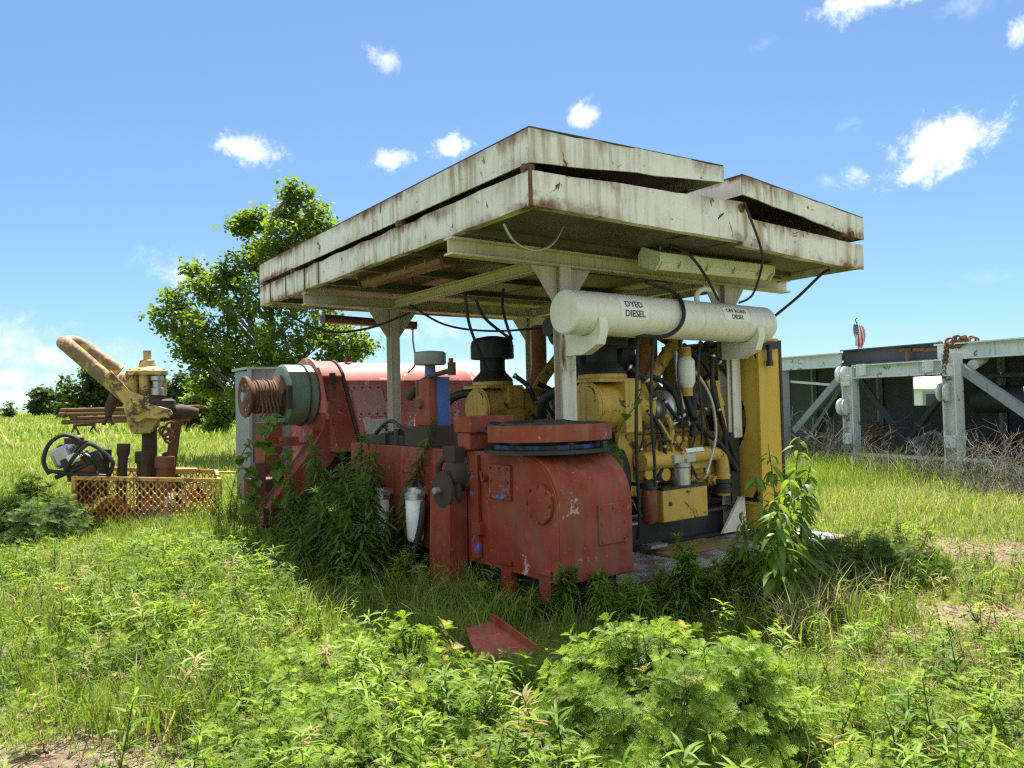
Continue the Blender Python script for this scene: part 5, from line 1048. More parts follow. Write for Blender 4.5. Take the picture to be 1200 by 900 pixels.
# fringe of long grass along the shade edge and round the machine feet
def tuft(cx, cy, n, rad, h0, h1, dryp=0., r0=.5): 
    x = cx+RNG.normal(0, rad, n); y = cy+RNG.normal(0, rad, n); return blades(x, y, U_(h0,h1,n), U_(.005,.010,n), U_(.25,.85,n), (U_(0,1,n) < dryp)*U_(.6,1,n), np.clip(r0+U_(-.25,.25,n),0,1))
for _ in range(150):
    if _ < 60: px, py = U_(320,640), U_(600,760)
    elif _ < 100: px, py = U_(640,1080), U_(650,760)
    else: px, py = U_(0,300), U_(620,880)
    p = onz(px, py); 
    if keepout(p[0], p[1]): continue
    g.append(tuft(p[0], p[1], 45, .09, .15, .42, .12, .45))
for _ in range(60):
    px, py = U_(80,265), U_(612,628); p = onz(px, py); g.append(tuft(p[0], p[1], 40, .10, .12, .34, .12, .55))
for _ in range(160):
    px, py = U_(900,1210), U_(535,575); p = onz(px, py); g.append(tuft(p[0], p[1], 40, .35, .3, .7, .15, .55))
gt = cat(g); o = vobj('grass', gt, GRASSM); P_label(o, None, None, None, 'stuff')
# dry thatch / litter lying on the bare ground
x, y = wedge(60000, 2.1, 11); b = bare(x, y); k = (~keepout(x,y)) & (U_(0,1,len(x)) < .22+.9*b); x, y = x[k], y[k]; n = len(x)
lit = inst(lance(.05,.1,2), rotm(U_(0,6.28,n), U_(-.05,.5,n), U_(-1,1,n), U_(.03,.13,n)), np.stack([x,y,height(x,y)+U_(.0,.03,n)],-1), U_(0,1,n))
ICO = T([(0,0,1),(.8,.2,.3),(-.1,.9,.2),(-.9,-.1,.25),(.1,-.8,.3),(.3,.2,-.4),(-.3,-.2,-.4)], faces=[(0,1,2),(0,2,3),(0,3,4),(0,4,1),(1,5,2),(2,6,3),(3,6,4),(4,5,1),(2,5,6),(4,6,5)])
x, y = wedge(30000, 2.1, 11); k = (~keepout(x,y)) & (U_(0,1,len(x)) < 1.1*bare(x,y)-.25); x, y = x[k], y[k]; n = len(x)
lit = cat([lit, inst(ICO, rotm(U_(0,6.28,n), 0, 0, .004+.014*U_(0,1,n)**3), np.stack([x,y,height(x,y)+.002],-1), U_(0,.5,n))])
o = vobj('leaf_litter', lit, LITM); P_label(o, None, None, None, 'stuff')

# ---------------------------------------------------------------- low weeds
def weedmask(x, y):
    def blob(cx, cy, rx, ry): return np.exp(-(((x-cx)/rx)**2+((y-cy)/ry)**2))
    return 1.1*blob(-.55,3.3,.85,.75)+1.1*blob(-.2,4.3,.75,.45)+.9*blob(-1.2,4.2,.5,.6)+.55*blob(1.5,2.9,.5,.45)+.45*blob(1.9,3.6,.5,.5)+.7*blob(-2.6,6.5,.9,1.2)+.6*blob(-3.6,8,1.2,1.5)+.6*blob(-2.2,5.1,.8,.8)+.6*blob(.3,2.8,.6,.5)+.4*blob(2.4,4.6,.5,.6)+.5*blob(-5,8.5,1.5,1.)
def rag_at(x, y, z, s, tilt=.3, r=.5):
    n = len(x); ts = []; w = RNG.integers(0, len(SPRIGS), n); d = np.stack([RNG.normal(0,tilt,n),RNG.normal(0,tilt,n),np.ones(n)],-1); M = align(d, U_(0,6.28,n))*s[:,None,None]
    for i, sp in enumerate(SPRIGS):
        k = w == i
        if k.any(): ts.append(inst(sp, M[k], np.stack([x,y,z],-1)[k], np.clip(r+U_(-.3,.3,k.sum()),0,1), np.where(U_(0,1,k.sum()) < .07, U_(.4,1,k.sum()), 0)))
    return cat(ts)
x, y = wedge(60000, 2.3, 11); mk_ = weedmask(x, y)*(.35+1.1*vnoise(x,y,.4,41)); k = (U_(0,1,len(x)) < np.clip(mk_-.18,0,1)*np.where(y<5,1,.55)) & ~keepout(x,y); x, y = x[k], y[k]; n = len(x)
k2 = ~((y > 4.25) & (x > -.45) & (x < .55)); x, y = x[k2], y[k2]; n = len(x)
hh = np.clip(weedmask(x,y),.2,1.1)*(1-.4*((y > 3.8) & (x > -.5) & (x < .5)))*(.5+.9*vnoise(x,y,.55,42))
lo = [rag_at(x, y, height(x,y)-.02, .26+.34*hh*U_(.6,1.3,n), .3)]
x2, y2 = x[::2], y[::2]; n2 = len(x2); lo.append(rag_at(x2, y2, height(x2,y2)-.01+.09*np.clip(weedmask(x2,y2),0,1)*(.4+vnoise(x2,y2,.55,42)), U_(.35,.7,n2), .4, .58))
print('low weeds', n)
# a second, narrow-leaved kind and bent dry stems mixed into the mat
def lansprig(h, n, L):
    t = U_(.1,1,n); st = MB().tube([(0,0,0),(0,0,h)],[.0035,.0015],4,cap=False)
    return cat([inst(LAN, rotm(np.arange(n)*2.4, U_(.1,1.0,n), U_(-.3,.3,n), L*U_(.6,1.1,n)), np.stack([t*0,t*0,t*h],-1), np.clip(.3+.5*t+U_(-.15,.15,n),0,1)), tt(st,.35)])
LS = [lansprig(.22,26,.075), lansprig(.30,34,.09), lansprig(.15,18,.06)]
x, y = wedge(30000, 2.3, 9); k = (~keepout(x,y)) & (U_(0,1,len(x)) < np.clip(.22*weedmask(x,y)+.05+.12*ss(vnoise(x,y,.6,71),.5,.7),0,1)*(1-.8*bare(x,y))*.55) & ~((y > 3.9) & (y < 5.7) & (x > -.6) & (x < .6)); x, y = x[k], y[k]; n = len(x); w = RNG.integers(0,3,n)
M = align(np.stack([RNG.normal(0,.3,n),RNG.normal(0,.3,n),np.ones(n)],-1), U_(0,6.28,n))*U_(.6,1.25,n)[:,None,None]
for i in range(3): k = w == i; lo.append(inst(LS[i], M[k], np.stack([x,y,height(x,y)],-1)[k], np.clip(.4+U_(-.3,.35,k.sum()),0,1), np.where(U_(0,1,k.sum()) < .05, .9, 0)))
DS = tt(MB().tube(bez([(0,0,0),(.03,0,.15),(.12,0,.27),(.25,.02,.30)],3), [.002]*10, 3, cap=False), .5, 1.)
k = 900; x, y = wedge(k, 2.3, 6); kk = ~keepout(x,y) & ~((y > 3.7) & (x > -.6) & (x < 1.2)); x, y = x[kk], y[kk]; n = len(x); lo.append(inst(DS, rotm(U_(0,6.28,n), U_(-.3,.4,n), U_(-.6,.6,n), U_(.35,.9,n)), np.stack([x,y,height(x,y)],-1), U_(.3,1,n)))
# five-fingered leaves low in front
k = 260; x, y = wedge(k, 2.4, 4.4); kk = (x > -1.2) & (vnoise(x,y,.5,43) > .45); x, y = x[kk], y[kk]; n = len(x)
f5 = inst(lance(.16,.25,3), rotm(np.arange(5)*1.2566, .25, 0, .05), np.zeros((5,3)))
lo.append(inst(f5, rotm(U_(0,6.28,n), 0, 0, U_(.7,1.3,n)), np.stack([x,y,height(x,y)+U_(.03,.16,n)],-1), U_(.35,.8,n)))
# small forbs scattered through the whole near field
x, y = wedge(12000, 2.3, 14); k = (~keepout(x,y)) & (U_(0,1,len(x)) < (.15+.9*ss(vnoise(x,y,.8,61),.4,.75))*(1-.8*bare(x,y))) & ~((y > 3.9) & (y < 5.7) & (x > -.6) & (x < .6)); x, y = x[k], y[k]; n = len(x)
lo.append(rag_at(x, y, height(x,y)-.03, U_(.3,.62,n), .35, .6)); print('forbs', n)
o = vobj('low_weeds', cat(lo), RAGM); P_label(o, None, None, None, 'stuff')

# ---------------------------------------------------------------- bushes one can tell apart
def dome_bush(name, label, c, rx, ry, h, n, mat, fill=.5, s0=.8, s1=1.3, seed=0):
    cx, cy = c; a = U_(0, 6.28, n); rr_ = np.sqrt(U_(0,1,n)); x = cx+np.cos(a)*rr_*rx; y = cy+np.sin(a)*rr_*ry
    lump = .50+.72*vnoise(x,y,.30*max(rx,.4)/.6,50+seed)+.45*(vnoise(x,y,.11,51+seed)-.5)
    top = h*np.sqrt(np.clip(1-rr_**3.6,.0,1))*lump; t = U_(fill,1,n)**.7; z = height(x,y)+np.maximum(top*t-.2,0)
    d = np.stack([(x-cx)/rx*.8+RNG.normal(0,.22,n),(y-cy)/ry*.8+RNG.normal(0,.22,n),np.ones(n)*.9],-1); M = align(d,U_(0,6.28,n))*U_(s0,s1,n)[:,None,None]; w = RNG.integers(0,len(SPRIGS),n); ts = []
    for i, sp in enumerate(SPRIGS):
        k = w == i; ts.append(inst(sp, M[k], np.stack([x,y,z],-1)[k], np.clip(.5+U_(-.34,.3,k.sum()),0,1), np.where(U_(0,1,k.sum()) < .02, U_(.5,1,k.sum()), 0)))
    r = thing(name, label, 'bush', (cx,cy,float(height(cx,cy))), 'W'); f = cat(ts); f.v = f.v-np.array(r.location, np.float32); vobj('foliage', f, mat, r)
    m = MB()
    for i in range(26):
        a = random.uniform(0,6.28); q = random.uniform(.2,.85); m.tube(bez([(.12*math.cos(a)*rx,.12*math.sin(a)*ry,-.03),(.6*q*math.cos(a)*rx,.6*q*math.sin(a)*ry,h*.4),(q*math.cos(a)*rx,q*math.sin(a)*ry,h*.75*math.sqrt(1-q*q))],4),[.008]*3+[.006]*3+[.004]*3,5)
    vobj('stem', tt(m,.35), WEEDM, r); return r
dome_bush('ragweed_bush', 'big bright green feathery ragweed bush in the foreground, in front of the chain case end', (.70,3.58), .50, .46, .63, 1500, RAGM, .3, .55, .95, 1)
dome_bush('ragweed_bush', 'rounded dark green weed bush standing at the left end of the mesh basket', tuple(onz(40,636)[:2]), .48, .45, .72, 420, WEEDM, .3, .9, 1.4, 2)
dome_bush('ragweed_bush', 'dark weed bush in the shade right of the tall broad-leaved weed', (2.95,6.5), .55, .45, .45, 300, WEEDM, .3, .6, 1.0, 3)
dome_bush('ragweed_bush', 'small upright ragweed plant between the grass edge and the red plate', (-.62,4.3), .16, .16, .45, 40, RAGM, .2, .8, 1.1, 4)

# ---------------------------------------------------------------- narrow-leaved stalks (shade clump)
def stalk(h, dens=95, L=.13, lean=(.05,.05), crown=.75, up=.35, mat=WEEDM, name='weed_stalk'):
    n = int(dens*h); t = np.sort(U_(.12,1,n))**.8; z = t*h; a = np.arange(n)*2.4+U_(-.4,.4,n); px = lean[0]*t*t*h; py = lean[1]*t*t*h
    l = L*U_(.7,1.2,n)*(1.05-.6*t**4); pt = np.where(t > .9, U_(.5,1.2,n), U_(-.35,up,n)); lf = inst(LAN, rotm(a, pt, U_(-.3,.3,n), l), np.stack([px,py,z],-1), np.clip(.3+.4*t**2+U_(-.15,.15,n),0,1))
    st = MB().tube([(lean[0]*q*q*h,lean[1]*q*q*h,q*h) for q in np.linspace(-.03,1,7)], list(np.linspace(.009,.003,7)), 5); return lf, tt(st,.45)
protos = []
def put_stalk(px, py, gy, tops, cat_, label, group, mat, dens=95, L=.13, up=.35):
    """stalk whose foot stands at world x,y and whose tip reaches photo row py"""
    x, y = px; h = tops; lf, st = stalk(h, dens, L, (U_(-.3,.3), U_(-.3,.3)), up=up)
    r = thing('weed_stalk', label, cat_, (x,y,float(height(x,y))), 'W', group); vobj('leaf_spray', lf, mat, r); vobj('stem', st, mat, r); return r
tall = [(470,490,7.3),(448,492,7.9),(435,515,7.2),(420,520,7.6),(405,530,7.3),(385,518,7.9),(372,508,8.6),(395,560,7.0),(440,560,6.9),(415,575,6.8),(378,600,7.2),(360,570,7.6),(430,600,6.7),(380,590,7.1),(398,505,8.0),(350,610,7.2),(400,615,6.7),(345,560,8.4),(352,548,8.0),(426,545,7.3),(410,555,7.0),(395,545,7.4),(375,545,8.0),(366,590,7.3),(420,605,6.6),(440,600,7.0),(450,620,6.9),(388,620,6.7),(362,630,7.0),(402,575,6.8),(436,530,7.7),(350,590,7.9),(335,580,8.3)]
for (px, py, Y) in tall:
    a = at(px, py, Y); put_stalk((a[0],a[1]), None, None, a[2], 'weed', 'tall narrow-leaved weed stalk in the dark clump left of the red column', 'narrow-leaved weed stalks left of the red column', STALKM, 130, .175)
mt = [(670,660,5.6),(690,668,5.7),(655,672,5.7),(705,672,5.6),(640,690,5.7),(797,632,5.5),(795,655,5.4),(725,680,5.3),(750,690,5.2),(760,672,5.6),(820,668,5.6),(850,655,5.8),(600,700,5.6),(575,690,5.9),(865,640,5.9),(880,668,5.6)]
for (px, py, Y) in mt:
    a = at(px, py, Y)
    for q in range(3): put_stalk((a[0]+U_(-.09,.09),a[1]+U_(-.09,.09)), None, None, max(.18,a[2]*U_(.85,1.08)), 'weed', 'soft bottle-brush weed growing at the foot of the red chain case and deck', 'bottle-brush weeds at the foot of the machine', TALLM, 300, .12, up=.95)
# feathery yellow-green fronds left
for (px, py, Y) in ((268,548,10.6),(280,556,10.2),(292,560,10.0),(274,566,9.8),(262,560,10.4),(286,572,9.6),(300,578,9.4),(256,572,9.9),(303,575,8.6),(330,585,8.4),(320,598,8.2),(290,600,8.6)):
    a = at(px, py, Y); put_stalk((a[0],a[1]), None, None, a[2], 'weed', 'pale feathery weed stalk between the mesh basket and the red machine', 'pale feathery weeds right of the mesh basket', RAGM, 260, .06, up=.6)

# ---------------------------------------------------------------- tall drooping broad-leaved weeds, right
def broad(x, y, h, label, n=46, lean=(0,0), mat=TALLM, L=.17):
    t = np.sort(U_(.15,1,n)); a = np.arange(n)*1.57*1.04+U_(-.4,.4,n); c = np.stack([lean[0]*t*t*h,lean[1]*t*t*h,t*h],-1)
    br = U_(.02,.12,n)*(1.1-t); c[:,0] += np.cos(a)*br; c[:,1] += np.sin(a)*br
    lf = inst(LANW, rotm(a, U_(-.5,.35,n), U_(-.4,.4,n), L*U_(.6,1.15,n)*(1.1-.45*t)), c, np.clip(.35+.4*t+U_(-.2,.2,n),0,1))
    m = MB().tube([(lean[0]*q*q*h,lean[1]*q*q*h,q*h) for q in np.linspace(-.03,1,8)], list(np.linspace(.010,.003,8)), 6)
    for i in range(0, n, 2): m.tube([(lean[0]*t[i]**2*h,lean[1]*t[i]**2*h,t[i]*h-.03), tuple(c[i])], .003, 4)
    r = thing('broadleaf_weed', label, 'weed', (x,y,float(height(x,y))), 'W', 'tall broad-leaved weeds at the deck edge'); vobj('leaf_spray', lf, mat, r); vobj('stem', tt(m,.5), mat, r)
for (px, py, Y, lx, lab) in ((937,512,5.7,.12,'tallest sunlit'),(950,545,5.6,.2,'leaning sunlit'),(925,560,5.4,.05,'bushy middle'),(900,520,5.8,-.1,'dark shaded left'),(885,560,5.5,-.15,'short shaded'),(912,585,5.2,.05,'front'),(942,590,5.9,.1,'right-hand rear'),(870,600,5.7,-.1,'small left-hand')):
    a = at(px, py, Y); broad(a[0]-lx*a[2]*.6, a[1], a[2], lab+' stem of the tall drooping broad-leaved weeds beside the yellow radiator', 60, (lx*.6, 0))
# leafy vine at left by the drawworks and at the engine
def vine(label, pts, n, L, base):
    p = bez(pts, 8); m = MB().tube(p, .006, 5); N = len(p); idx = RNG.integers(0, N, n); c = np.array([tuple(p[i]) for i in idx])+RNG.normal(0,.04,(n,3))
    lf = inst(HRT, rotm(U_(0,6.28,n), U_(-1.2,.2,n), U_(-.5,.5,n), L*U_(.6,1.2,n)), c, U_(.3,.9,n)); b = np.array(base, np.float32); lf.v = lf.v-b
    r = thing('vine', label, 'vine', base, 'W'); vobj('leaf_spray', lf, TALLM, r); s = tt(m,.4); s.v = s.v-b; vobj('stem', s, TALLM, r)
q = lambda x, y, v: tuple(W(*LV(x, y, v)))
vine('green vine with heart-shaped leaves climbing between the chain case and the engine', [q(735,600,.55),q(722,545,.6),q(728,500,.65),q(745,475,.7),q(752,455,.75)], 15, .13, q(735,620,.5))
for i, (px, py) in enumerate(((290,530),(318,500),(335,545))):
    vine(('sunlit','dark','lower')[i]+' leafy vine growing up the base of the rusty spool', [q(px,595,4.9),q(px+6,py+35,4.9),q(px-8,py+10,4.95),q(px+4,py-14,5.0)], 26, .15, q(px,600,4.9))
vine('small round-leaved vine creeping by the foot of the chain case', [tuple(onz(625,715)),tuple(onz(612,690)+np.array([0,0,.05])),tuple(onz(618,680)+np.array([0,0,.12]))], 16, .09, tuple(onz(620,715)))

# ---------------------------------------------------------------- dry brush
def brush(seed, h=1.0, n=19):
    r = random.Random(seed); m = MB()
    def br(p, d, l, rad, lev):
        pts = [p]; k = 4
        for i in range(k): d = (d+Vector((r.gauss(0,.16),r.gauss(0,.16),r.gauss(.02,.12)))).normalized(); pts.append(pts[-1]+d*l/k)
        m.tube(pts, [rad*(1-.15*i) for i in range(k+1)], 4, cap=False)
        if lev < 2:
            for j in range(r.randint(2,4)): q = pts[r.randint(1,k)]; br(q, (d+Vector((r.gauss(0,.7),r.gauss(0,.7),r.gauss(.1,.4)))).normalized(), l*r.uniform(.35,.6), rad*.6, lev+1)
    for i in range(n):
        a = r.uniform(0,6.28); br(Vector((r.gauss(0,.22),r.gauss(0,.22),-.03)), Vector((math.cos(a)*r.uniform(.1,.7),math.sin(a)*r.uniform(.1,.7),1)).normalized(), h*r.uniform(.5,1.1), .009, 0)
    return tt(m)
BR = [to_mesh('brush', brush(s, 1.05), TWIG) for s in (1,2,3)]
def brush_at(i, x, y, s, label, rz, group='dead brush along the steel frame'):
    o = bpy.data.objects.new('dead_brush', BR[i % 3]); COL.objects.link(o); o.location = (x,y,float(height(x,y))); o.scale = (s*.85,s*.85,s*.72); o.rotation_euler.z = rz; P_label(o, label, 'brush', group)
for i, (px, Y, s, lab) in enumerate(((962,16.0,1.5,'grey dead brush below the left brace of the steel frame'),(985,15.2,1.3,'grey dead brush at the foot of the left white post'),(1030,13.8,1.0,'sparse dead brush between the two white posts'),(1058,13.2,.9,'thin dead brush left of the right white post'),(1090,12.9,.8,'short dead brush beside the lower rail, left of the right white post'),(1140,11.6,1.15,'dense grey dead brush right of the right white post'),(1165,11.2,1.15,'leaning dead brush under the right brace'),(1190,10.9,.85,'dead brush at the right edge of the picture'),(1210,10.6,1.0,'dead brush just past the right brace end'))):
    a = at(px, 540, Y); brush_at(i, a[0], a[1], s, lab, i*1.3)
a = onz(640*0+205, 575); a = BP(185,575,-.12); brush_at(1, a.x, a.y, .45, 'small grey dead twigs in front of the mesh basket', 2., None)
# dry grass tuft at the shade edge, right
def drytuft(px, py, n, h0, h1, label):
    p = onz(px, py); t = tuft(p[0], p[1], n, .09, h0, h1, 1., .6); t.v = t.v-np.array(p, np.float32); o = vobj('dry_grass_tuft', t, GRASSM, None, tuple(p)); P_label(o, label, 'grass tuft')
drytuft(935,752,70,.25,.5,'tuft of bent straw-coloured dry grass at the shade edge right of the ragweed bush')
drytuft(975,725,60,.25,.5,'tuft of straw-coloured dry grass beside the dark weed bush')
drytuft(1035,700,50,.2,.42,'tuft of dry grass at the far end of the shade edge')

# ---------------------------------------------------------------- trees
def tree(name, label, base, h, crown, nleaf, leaf, mat, seed, trunk_r=.2, limbs=9, group=None, bark=BARK):
    """crown: list of (dx,dy,dz,r) lobes round which twigs and leaves are hung; limbs run from the trunk to each lobe"""
    r = random.Random(seed); x, y, z = base; t_ = thing(name, label, 'tree', (x,y,z), 'W', group)
    m = MB(); tp = [Vector((0,0,-.3))]
    for i in range(7): tp.append(Vector((r.gauss(0,.05)*h/8, r.gauss(0,.05)*h/8, h*.85*(i+1)/7)))
    m.tube(bez(tp,3), [trunk_r*(1-.92*i/21)+.01 for i in range(22)], 10)
    V_=[];D_=[]
    for (dx_,dy_,dz_,rad) in crown:
        c = Vector((dx_,dy_,dz_)); s = Vector((0,0,max(.5,dz_-1.1*math.hypot(dx_,dy_)-.3*rad))); mid = s.lerp(c,.5)+Vector((r.gauss(0,.1),r.gauss(0,.1),.12*rad))
        m.tube(bez([s,mid,c],4), list(np.linspace(max(.03,trunk_r*.38),.015,9)), 6)
        k = int(rad*14)+4
        for j in range(k):
            d = Vector((r.gauss(0,1),r.gauss(0,1),r.gauss(.25,.8))).normalized(); e = c+d*rad*r.uniform(.5,1.0); b = s.lerp(c, r.uniform(.45,1)); m.tube([b, b.lerp(e,.5)+Vector((0,0,.08*rad)), e], [.018,.012,.005], 4, cap=False)
            V_.append(e); D_.append(b.lerp(e,.6))
    vobj('trunk', tt(m), bark, t_)
    tips = np.array([tuple(v) for v in V_+D_]); w = RNG.integers(0,len(tips),nleaf); P = tips[w]+RNG.normal(0,1,(nleaf,3))*np.array([.17,.17,.13])*(leaf/.16)**.5
    tipr = U_(-.15,.15,len(tips))
    lf = inst(TLF, rotm(U_(0,6.28,nleaf), U_(-1.1,.4,nleaf), U_(-.7,.7,nleaf), leaf*U_(.6,1.25,nleaf)), P, np.clip(.42+tipr[w]+U_(-.25,.3,nleaf),0,1)); vobj('crown', lf, mat, t_); return t_
TY = 24.; tb = at(318, 500, TY); tz = float(height(tb[0],TY))
lob = []
for (px, py, rp, d) in ((345,228,17,0),(330,255,24,.4),(358,262,24,-.4),(300,258,20,.2),(283,262,12,.4),(322,292,34,-.8),(355,300,34,.8),(290,300,26,.5),(262,318,16,0),(225,315,10,.2),(240,338,22,-.6),(275,345,36,.8),(315,345,40,-1.2),(355,345,40,1.2),(205,350,16,.3),(188,372,14,-.4),(215,378,24,.6),(250,385,38,-1.2),(295,395,44,1.4),(340,395,44,-1.4),(385,385,38,.6),(408,400,26,-.3),(425,402,14,.3),(228,412,20,-.5),(262,428,34,1.0),(310,435,40,-1.0),(365,425,40,1.0),(245,452,24,.4),(290,462,28,-.5),(335,462,28,.6),(372,250,14,.3),(380,268,10,-.2)):
    a = at(px, py, TY+d); lob.append((a[0]-tb[0], d, a[2]-tz, rp*TY/F))
tree('leafy_tree', 'large airy bright green tree behind the left side of the canopy', (tb[0],TY,tz), 8.0, lob, 27000, .14, TREEM, 5, .2)
def farbush(label, px, pyt, pyb, wpx, Y, n, seed, mat=TREED, leaf=.3):
    b = at(px, pyb, Y); t = at(px, pyt, Y); z = float(height(b[0],Y)); h = t[2]-z; w = wpx*Y/F/2; r = random.Random(seed); lob = []
    for i in range(16):
        a = r.uniform(0,6.28); q = math.sqrt(r.random())*.8; zz = h*r.uniform(.25,.8)*(1-.35*q*q); lob.append((math.cos(a)*q*w, math.sin(a)*q*w*.7, zz, .30*min(w,h)*r.uniform(.7,1.2)))
    lob.append((0,0,h*.82,.2*h)); return tree('field_tree', label, (b[0],Y,z), h*.7, lob, n, leaf, mat, seed, .14, group='trees across the field')
farbush('small dark round bush on the far field edge, leftmost of the trees', 52, 452, 482, 46, 95, 4000, 21, leaf=.42)
farbush('dark bushy tree behind the bent yellow handle', 112, 420, 482, 88, 80, 6000, 22, leaf=.42)
farbush('low light green bush between the far bush and the bushy tree', 82, 462, 482, 26, 78, 1800, 23, TREEM, .32)
farbush('mid green tree just right of the yellow tool', 212, 436, 484, 66, 62, 5000, 24, leaf=.34)
farbush('light green bush under the left skirt of the large tree', 238, 440, 490, 60, 48, 5000, 25, TREEM, .26)
farbush('low green bush before the grey cabinet under the large tree', 262, 455, 492, 44, 40, 3000, 26, TREEM, .22)
farbush('distant green tree seen under the canopy beside the far post', 575, 436, 470, 70, 90, 4000, 27, TREED, .42)
farbush('small lone sapling on the left horizon', 10, 470, 482, 14, 90, 500, 28, TREED, .3)

# ================================================================== SKY, SUN, CAMERA
SUN_AZ, SUN_EL = R_(3), R_(65)
sd = Vector((math.sin(SUN_AZ)*math.cos(SUN_EL), math.cos(SUN_AZ)*math.cos(SUN_EL), math.sin(SUN_EL)))
lt = bpy.data.lights.new('sun', 'SUN'); lt.energy = 5.0; lt.angle = R_(.53); lt.color = (1, .95, .87)
lo_ = bpy.data.objects.new('sun', lt); COL.objects.link(lo_); lo_.rotation_euler = sd.to_track_quat('Z', 'Y').to_euler(); lo_.location = (0,0,30)
w = bpy.data.worlds.new('World'); S.world = w; w.use_nodes = True; wt = NT(w.node_tree); w.node_tree.nodes.clear()
sky = wt.n('ShaderNodeTexSky', sky_type='NISHITA'); sky.sun_disc = False; sky.sun_elevation = SUN_EL; sky.sun_rotation = SUN_AZ; sky.air_density = 1.0; sky.dust_density = .15; sky.ozone_density = 2.2; sky.altitude = 600
dirv = wt.n('ShaderNodeTexCoord').outputs['Generated']
nb = wt.noise(dirv, 17., 10, .66, .6); nf = wt.noise(dirv, 55., 10, .7, .5)
shape = wt.math('ADD', wt.math('MULTIPLY', nb, .62), wt.math('MULTIPLY', nf, .38))
xyz = wt.n('ShaderNodeSeparateXYZ', {0: dirv})
def cloud(px, py, wx, wy, amt, tilt=0., soft=.10):
    """a cloud standing in one direction of the sky, an ellipse of angular size wx, wy broken up by noise"""
    d = Vector(ray(px, py)).normalized(); rt = d.cross(Vector((0,0,1))).normalized(); up = rt.cross(d)
    a, b = rt*math.cos(tilt)+up*math.sin(tilt), -rt*math.sin(tilt)+up*math.cos(tilt)
    def dot(v): n = wt.n('ShaderNodeVectorMath', {0: dirv, 1: tuple(v)}, operation='DOT_PRODUCT'); return n.outputs['Value']
    e = wt.math('ADD', wt.math('POWER', wt.math('DIVIDE', dot(a), wx), 2.), wt.math('POWER', wt.math('DIVIDE', dot(b), wy), 2.))
    e = wt.math('MULTIPLY', e, wt.math('GREATER_THAN', dot(d), 0.)) if False else e
    f = wt.math('SUBTRACT', .86, wt.math('SQRT', e))               # 1 at heart, 0 at rim, negative outside
    front = wt.math('GREATER_THAN', dot(d), .5)
    v = wt.math('ADD', wt.math('MULTIPLY', f, .34), wt.math('MULTIPLY', wt.math('SUBTRACT', shape, .5), 1.4))
    return wt.math('MULTIPLY', wt.math('MULTIPLY', wt.rng(v, -.02, .10+soft*2.4), amt), front)
px = 1/F
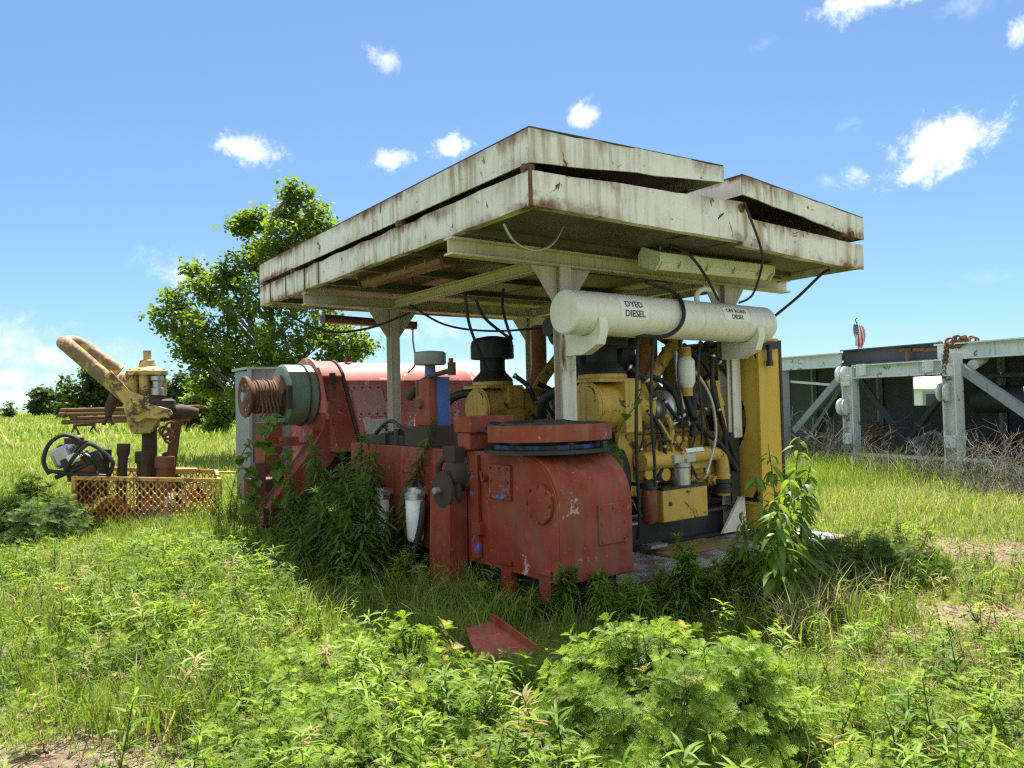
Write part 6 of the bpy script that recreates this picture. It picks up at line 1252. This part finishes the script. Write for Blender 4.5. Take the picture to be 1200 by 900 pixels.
cl = [cloud(1098,168,80*px,36*px,.97,R_(14)), cloud(1003,207,20*px,20*px,.7,R_(60)), cloud(1020,-4,80*px,24*px,.9,0), cloud(1130,5,40*px,14*px,.3,0,.2), cloud(1199,38,13*px,18*px,.7), cloud(994,147,18*px,14*px,.4,R_(20),.2), cloud(970,210,18*px,10*px,.28,0,.2),
      cloud(297,177,46*px,20*px,.75,R_(-8)), cloud(458,188,32*px,17*px,.85,R_(8)), cloud(524,172,26*px,24*px,.97), cloud(684,135,24*px,16*px,.85), cloud(455,70,36*px,14*px,.55,R_(-20)), cloud(215,320,62*px,30*px,.85,R_(-15),.2), cloud(165,290,20*px,9*px,.2,0,.2),
      cloud(75,418,150*px,26*px,.9,0,.22), cloud(15,400,80*px,30*px,.7,0,.25), cloud(10,440,70*px,18*px,.95,0,.2), cloud(20,466,90*px,12*px,.75,0,.25), cloud(300,440,120*px,16*px,.5,0,.3), cloud(480,385,130*px,24*px,.8,0,.3), cloud(545,430,90*px,20*px,.9,0,.2), cloud(650,430,80*px,20*px,.6,0,.3), cloud(1175,325,60*px,9*px,.16,0,.3), cloud(900,48,22*px,8*px,.25,R_(20),.3), cloud(1150,325,30*px,10*px,.15,0,.3),cloud(880,345,40*px,10*px,.3,0,.3)]
acc = cl[0]
for c in cl[1:]: acc = wt.math('MAXIMUM', acc, c)
hz = wt.ramp(xyz.outputs[2], [(0.,(.46,.58,.68)),(.12,(.52,.65,.72)),(.30,(.62,.74,.77)),(.6,(.72,.82,.84))])
skyc = wt.n('ShaderNodeHueSaturation', {'Saturation': .96, 'Color': wt.mix(1., sky.outputs[0], (1.1,1.12,1.16,1), 'MULTIPLY')}).outputs[0]; skyc = wt.mix(1., skyc, hz, 'MULTIPLY')
# unseen bright cumulus added overhead and behind the camera to fill the shade
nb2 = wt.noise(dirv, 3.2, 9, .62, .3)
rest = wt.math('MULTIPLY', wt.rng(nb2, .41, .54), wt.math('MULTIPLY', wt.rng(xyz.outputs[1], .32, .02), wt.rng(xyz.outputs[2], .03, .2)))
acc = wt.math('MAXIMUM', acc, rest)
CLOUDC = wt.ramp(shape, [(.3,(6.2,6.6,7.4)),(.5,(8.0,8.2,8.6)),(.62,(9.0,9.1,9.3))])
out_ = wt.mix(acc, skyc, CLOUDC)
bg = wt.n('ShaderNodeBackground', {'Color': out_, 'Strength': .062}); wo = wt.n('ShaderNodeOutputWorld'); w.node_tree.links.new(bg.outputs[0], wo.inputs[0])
cd = bpy.data.cameras.new('camera'); cd.sensor_width = 36; cd.sensor_fit = 'HORIZONTAL'; cd.lens = 36*F/1200; cd.clip_start = .05; cd.clip_end = 3000
co = bpy.data.objects.new('camera', cd); COL.objects.link(co); co.location = tuple(CAM)
Mx = Matrix([list(r) for r in RC]); co.rotation_euler = Mx.to_euler(); S.camera = co
S.view_settings.view_transform = 'Standard'; S.view_settings.look = 'None'; S.view_settings.gamma = 1; S.view_settings.exposure = 1.54
S.render.engine = 'CYCLES'; S.cycles.max_bounces = 8; S.cycles.transparent_max_bounces = 8; S.cycles.diffuse_bounces = 4; S.cycles.use_denoising = False; S.cycles.sample_clamp_indirect = 2.5; S.cycles.filter_width = 1.3; S.cycles.use_adaptive_sampling = False
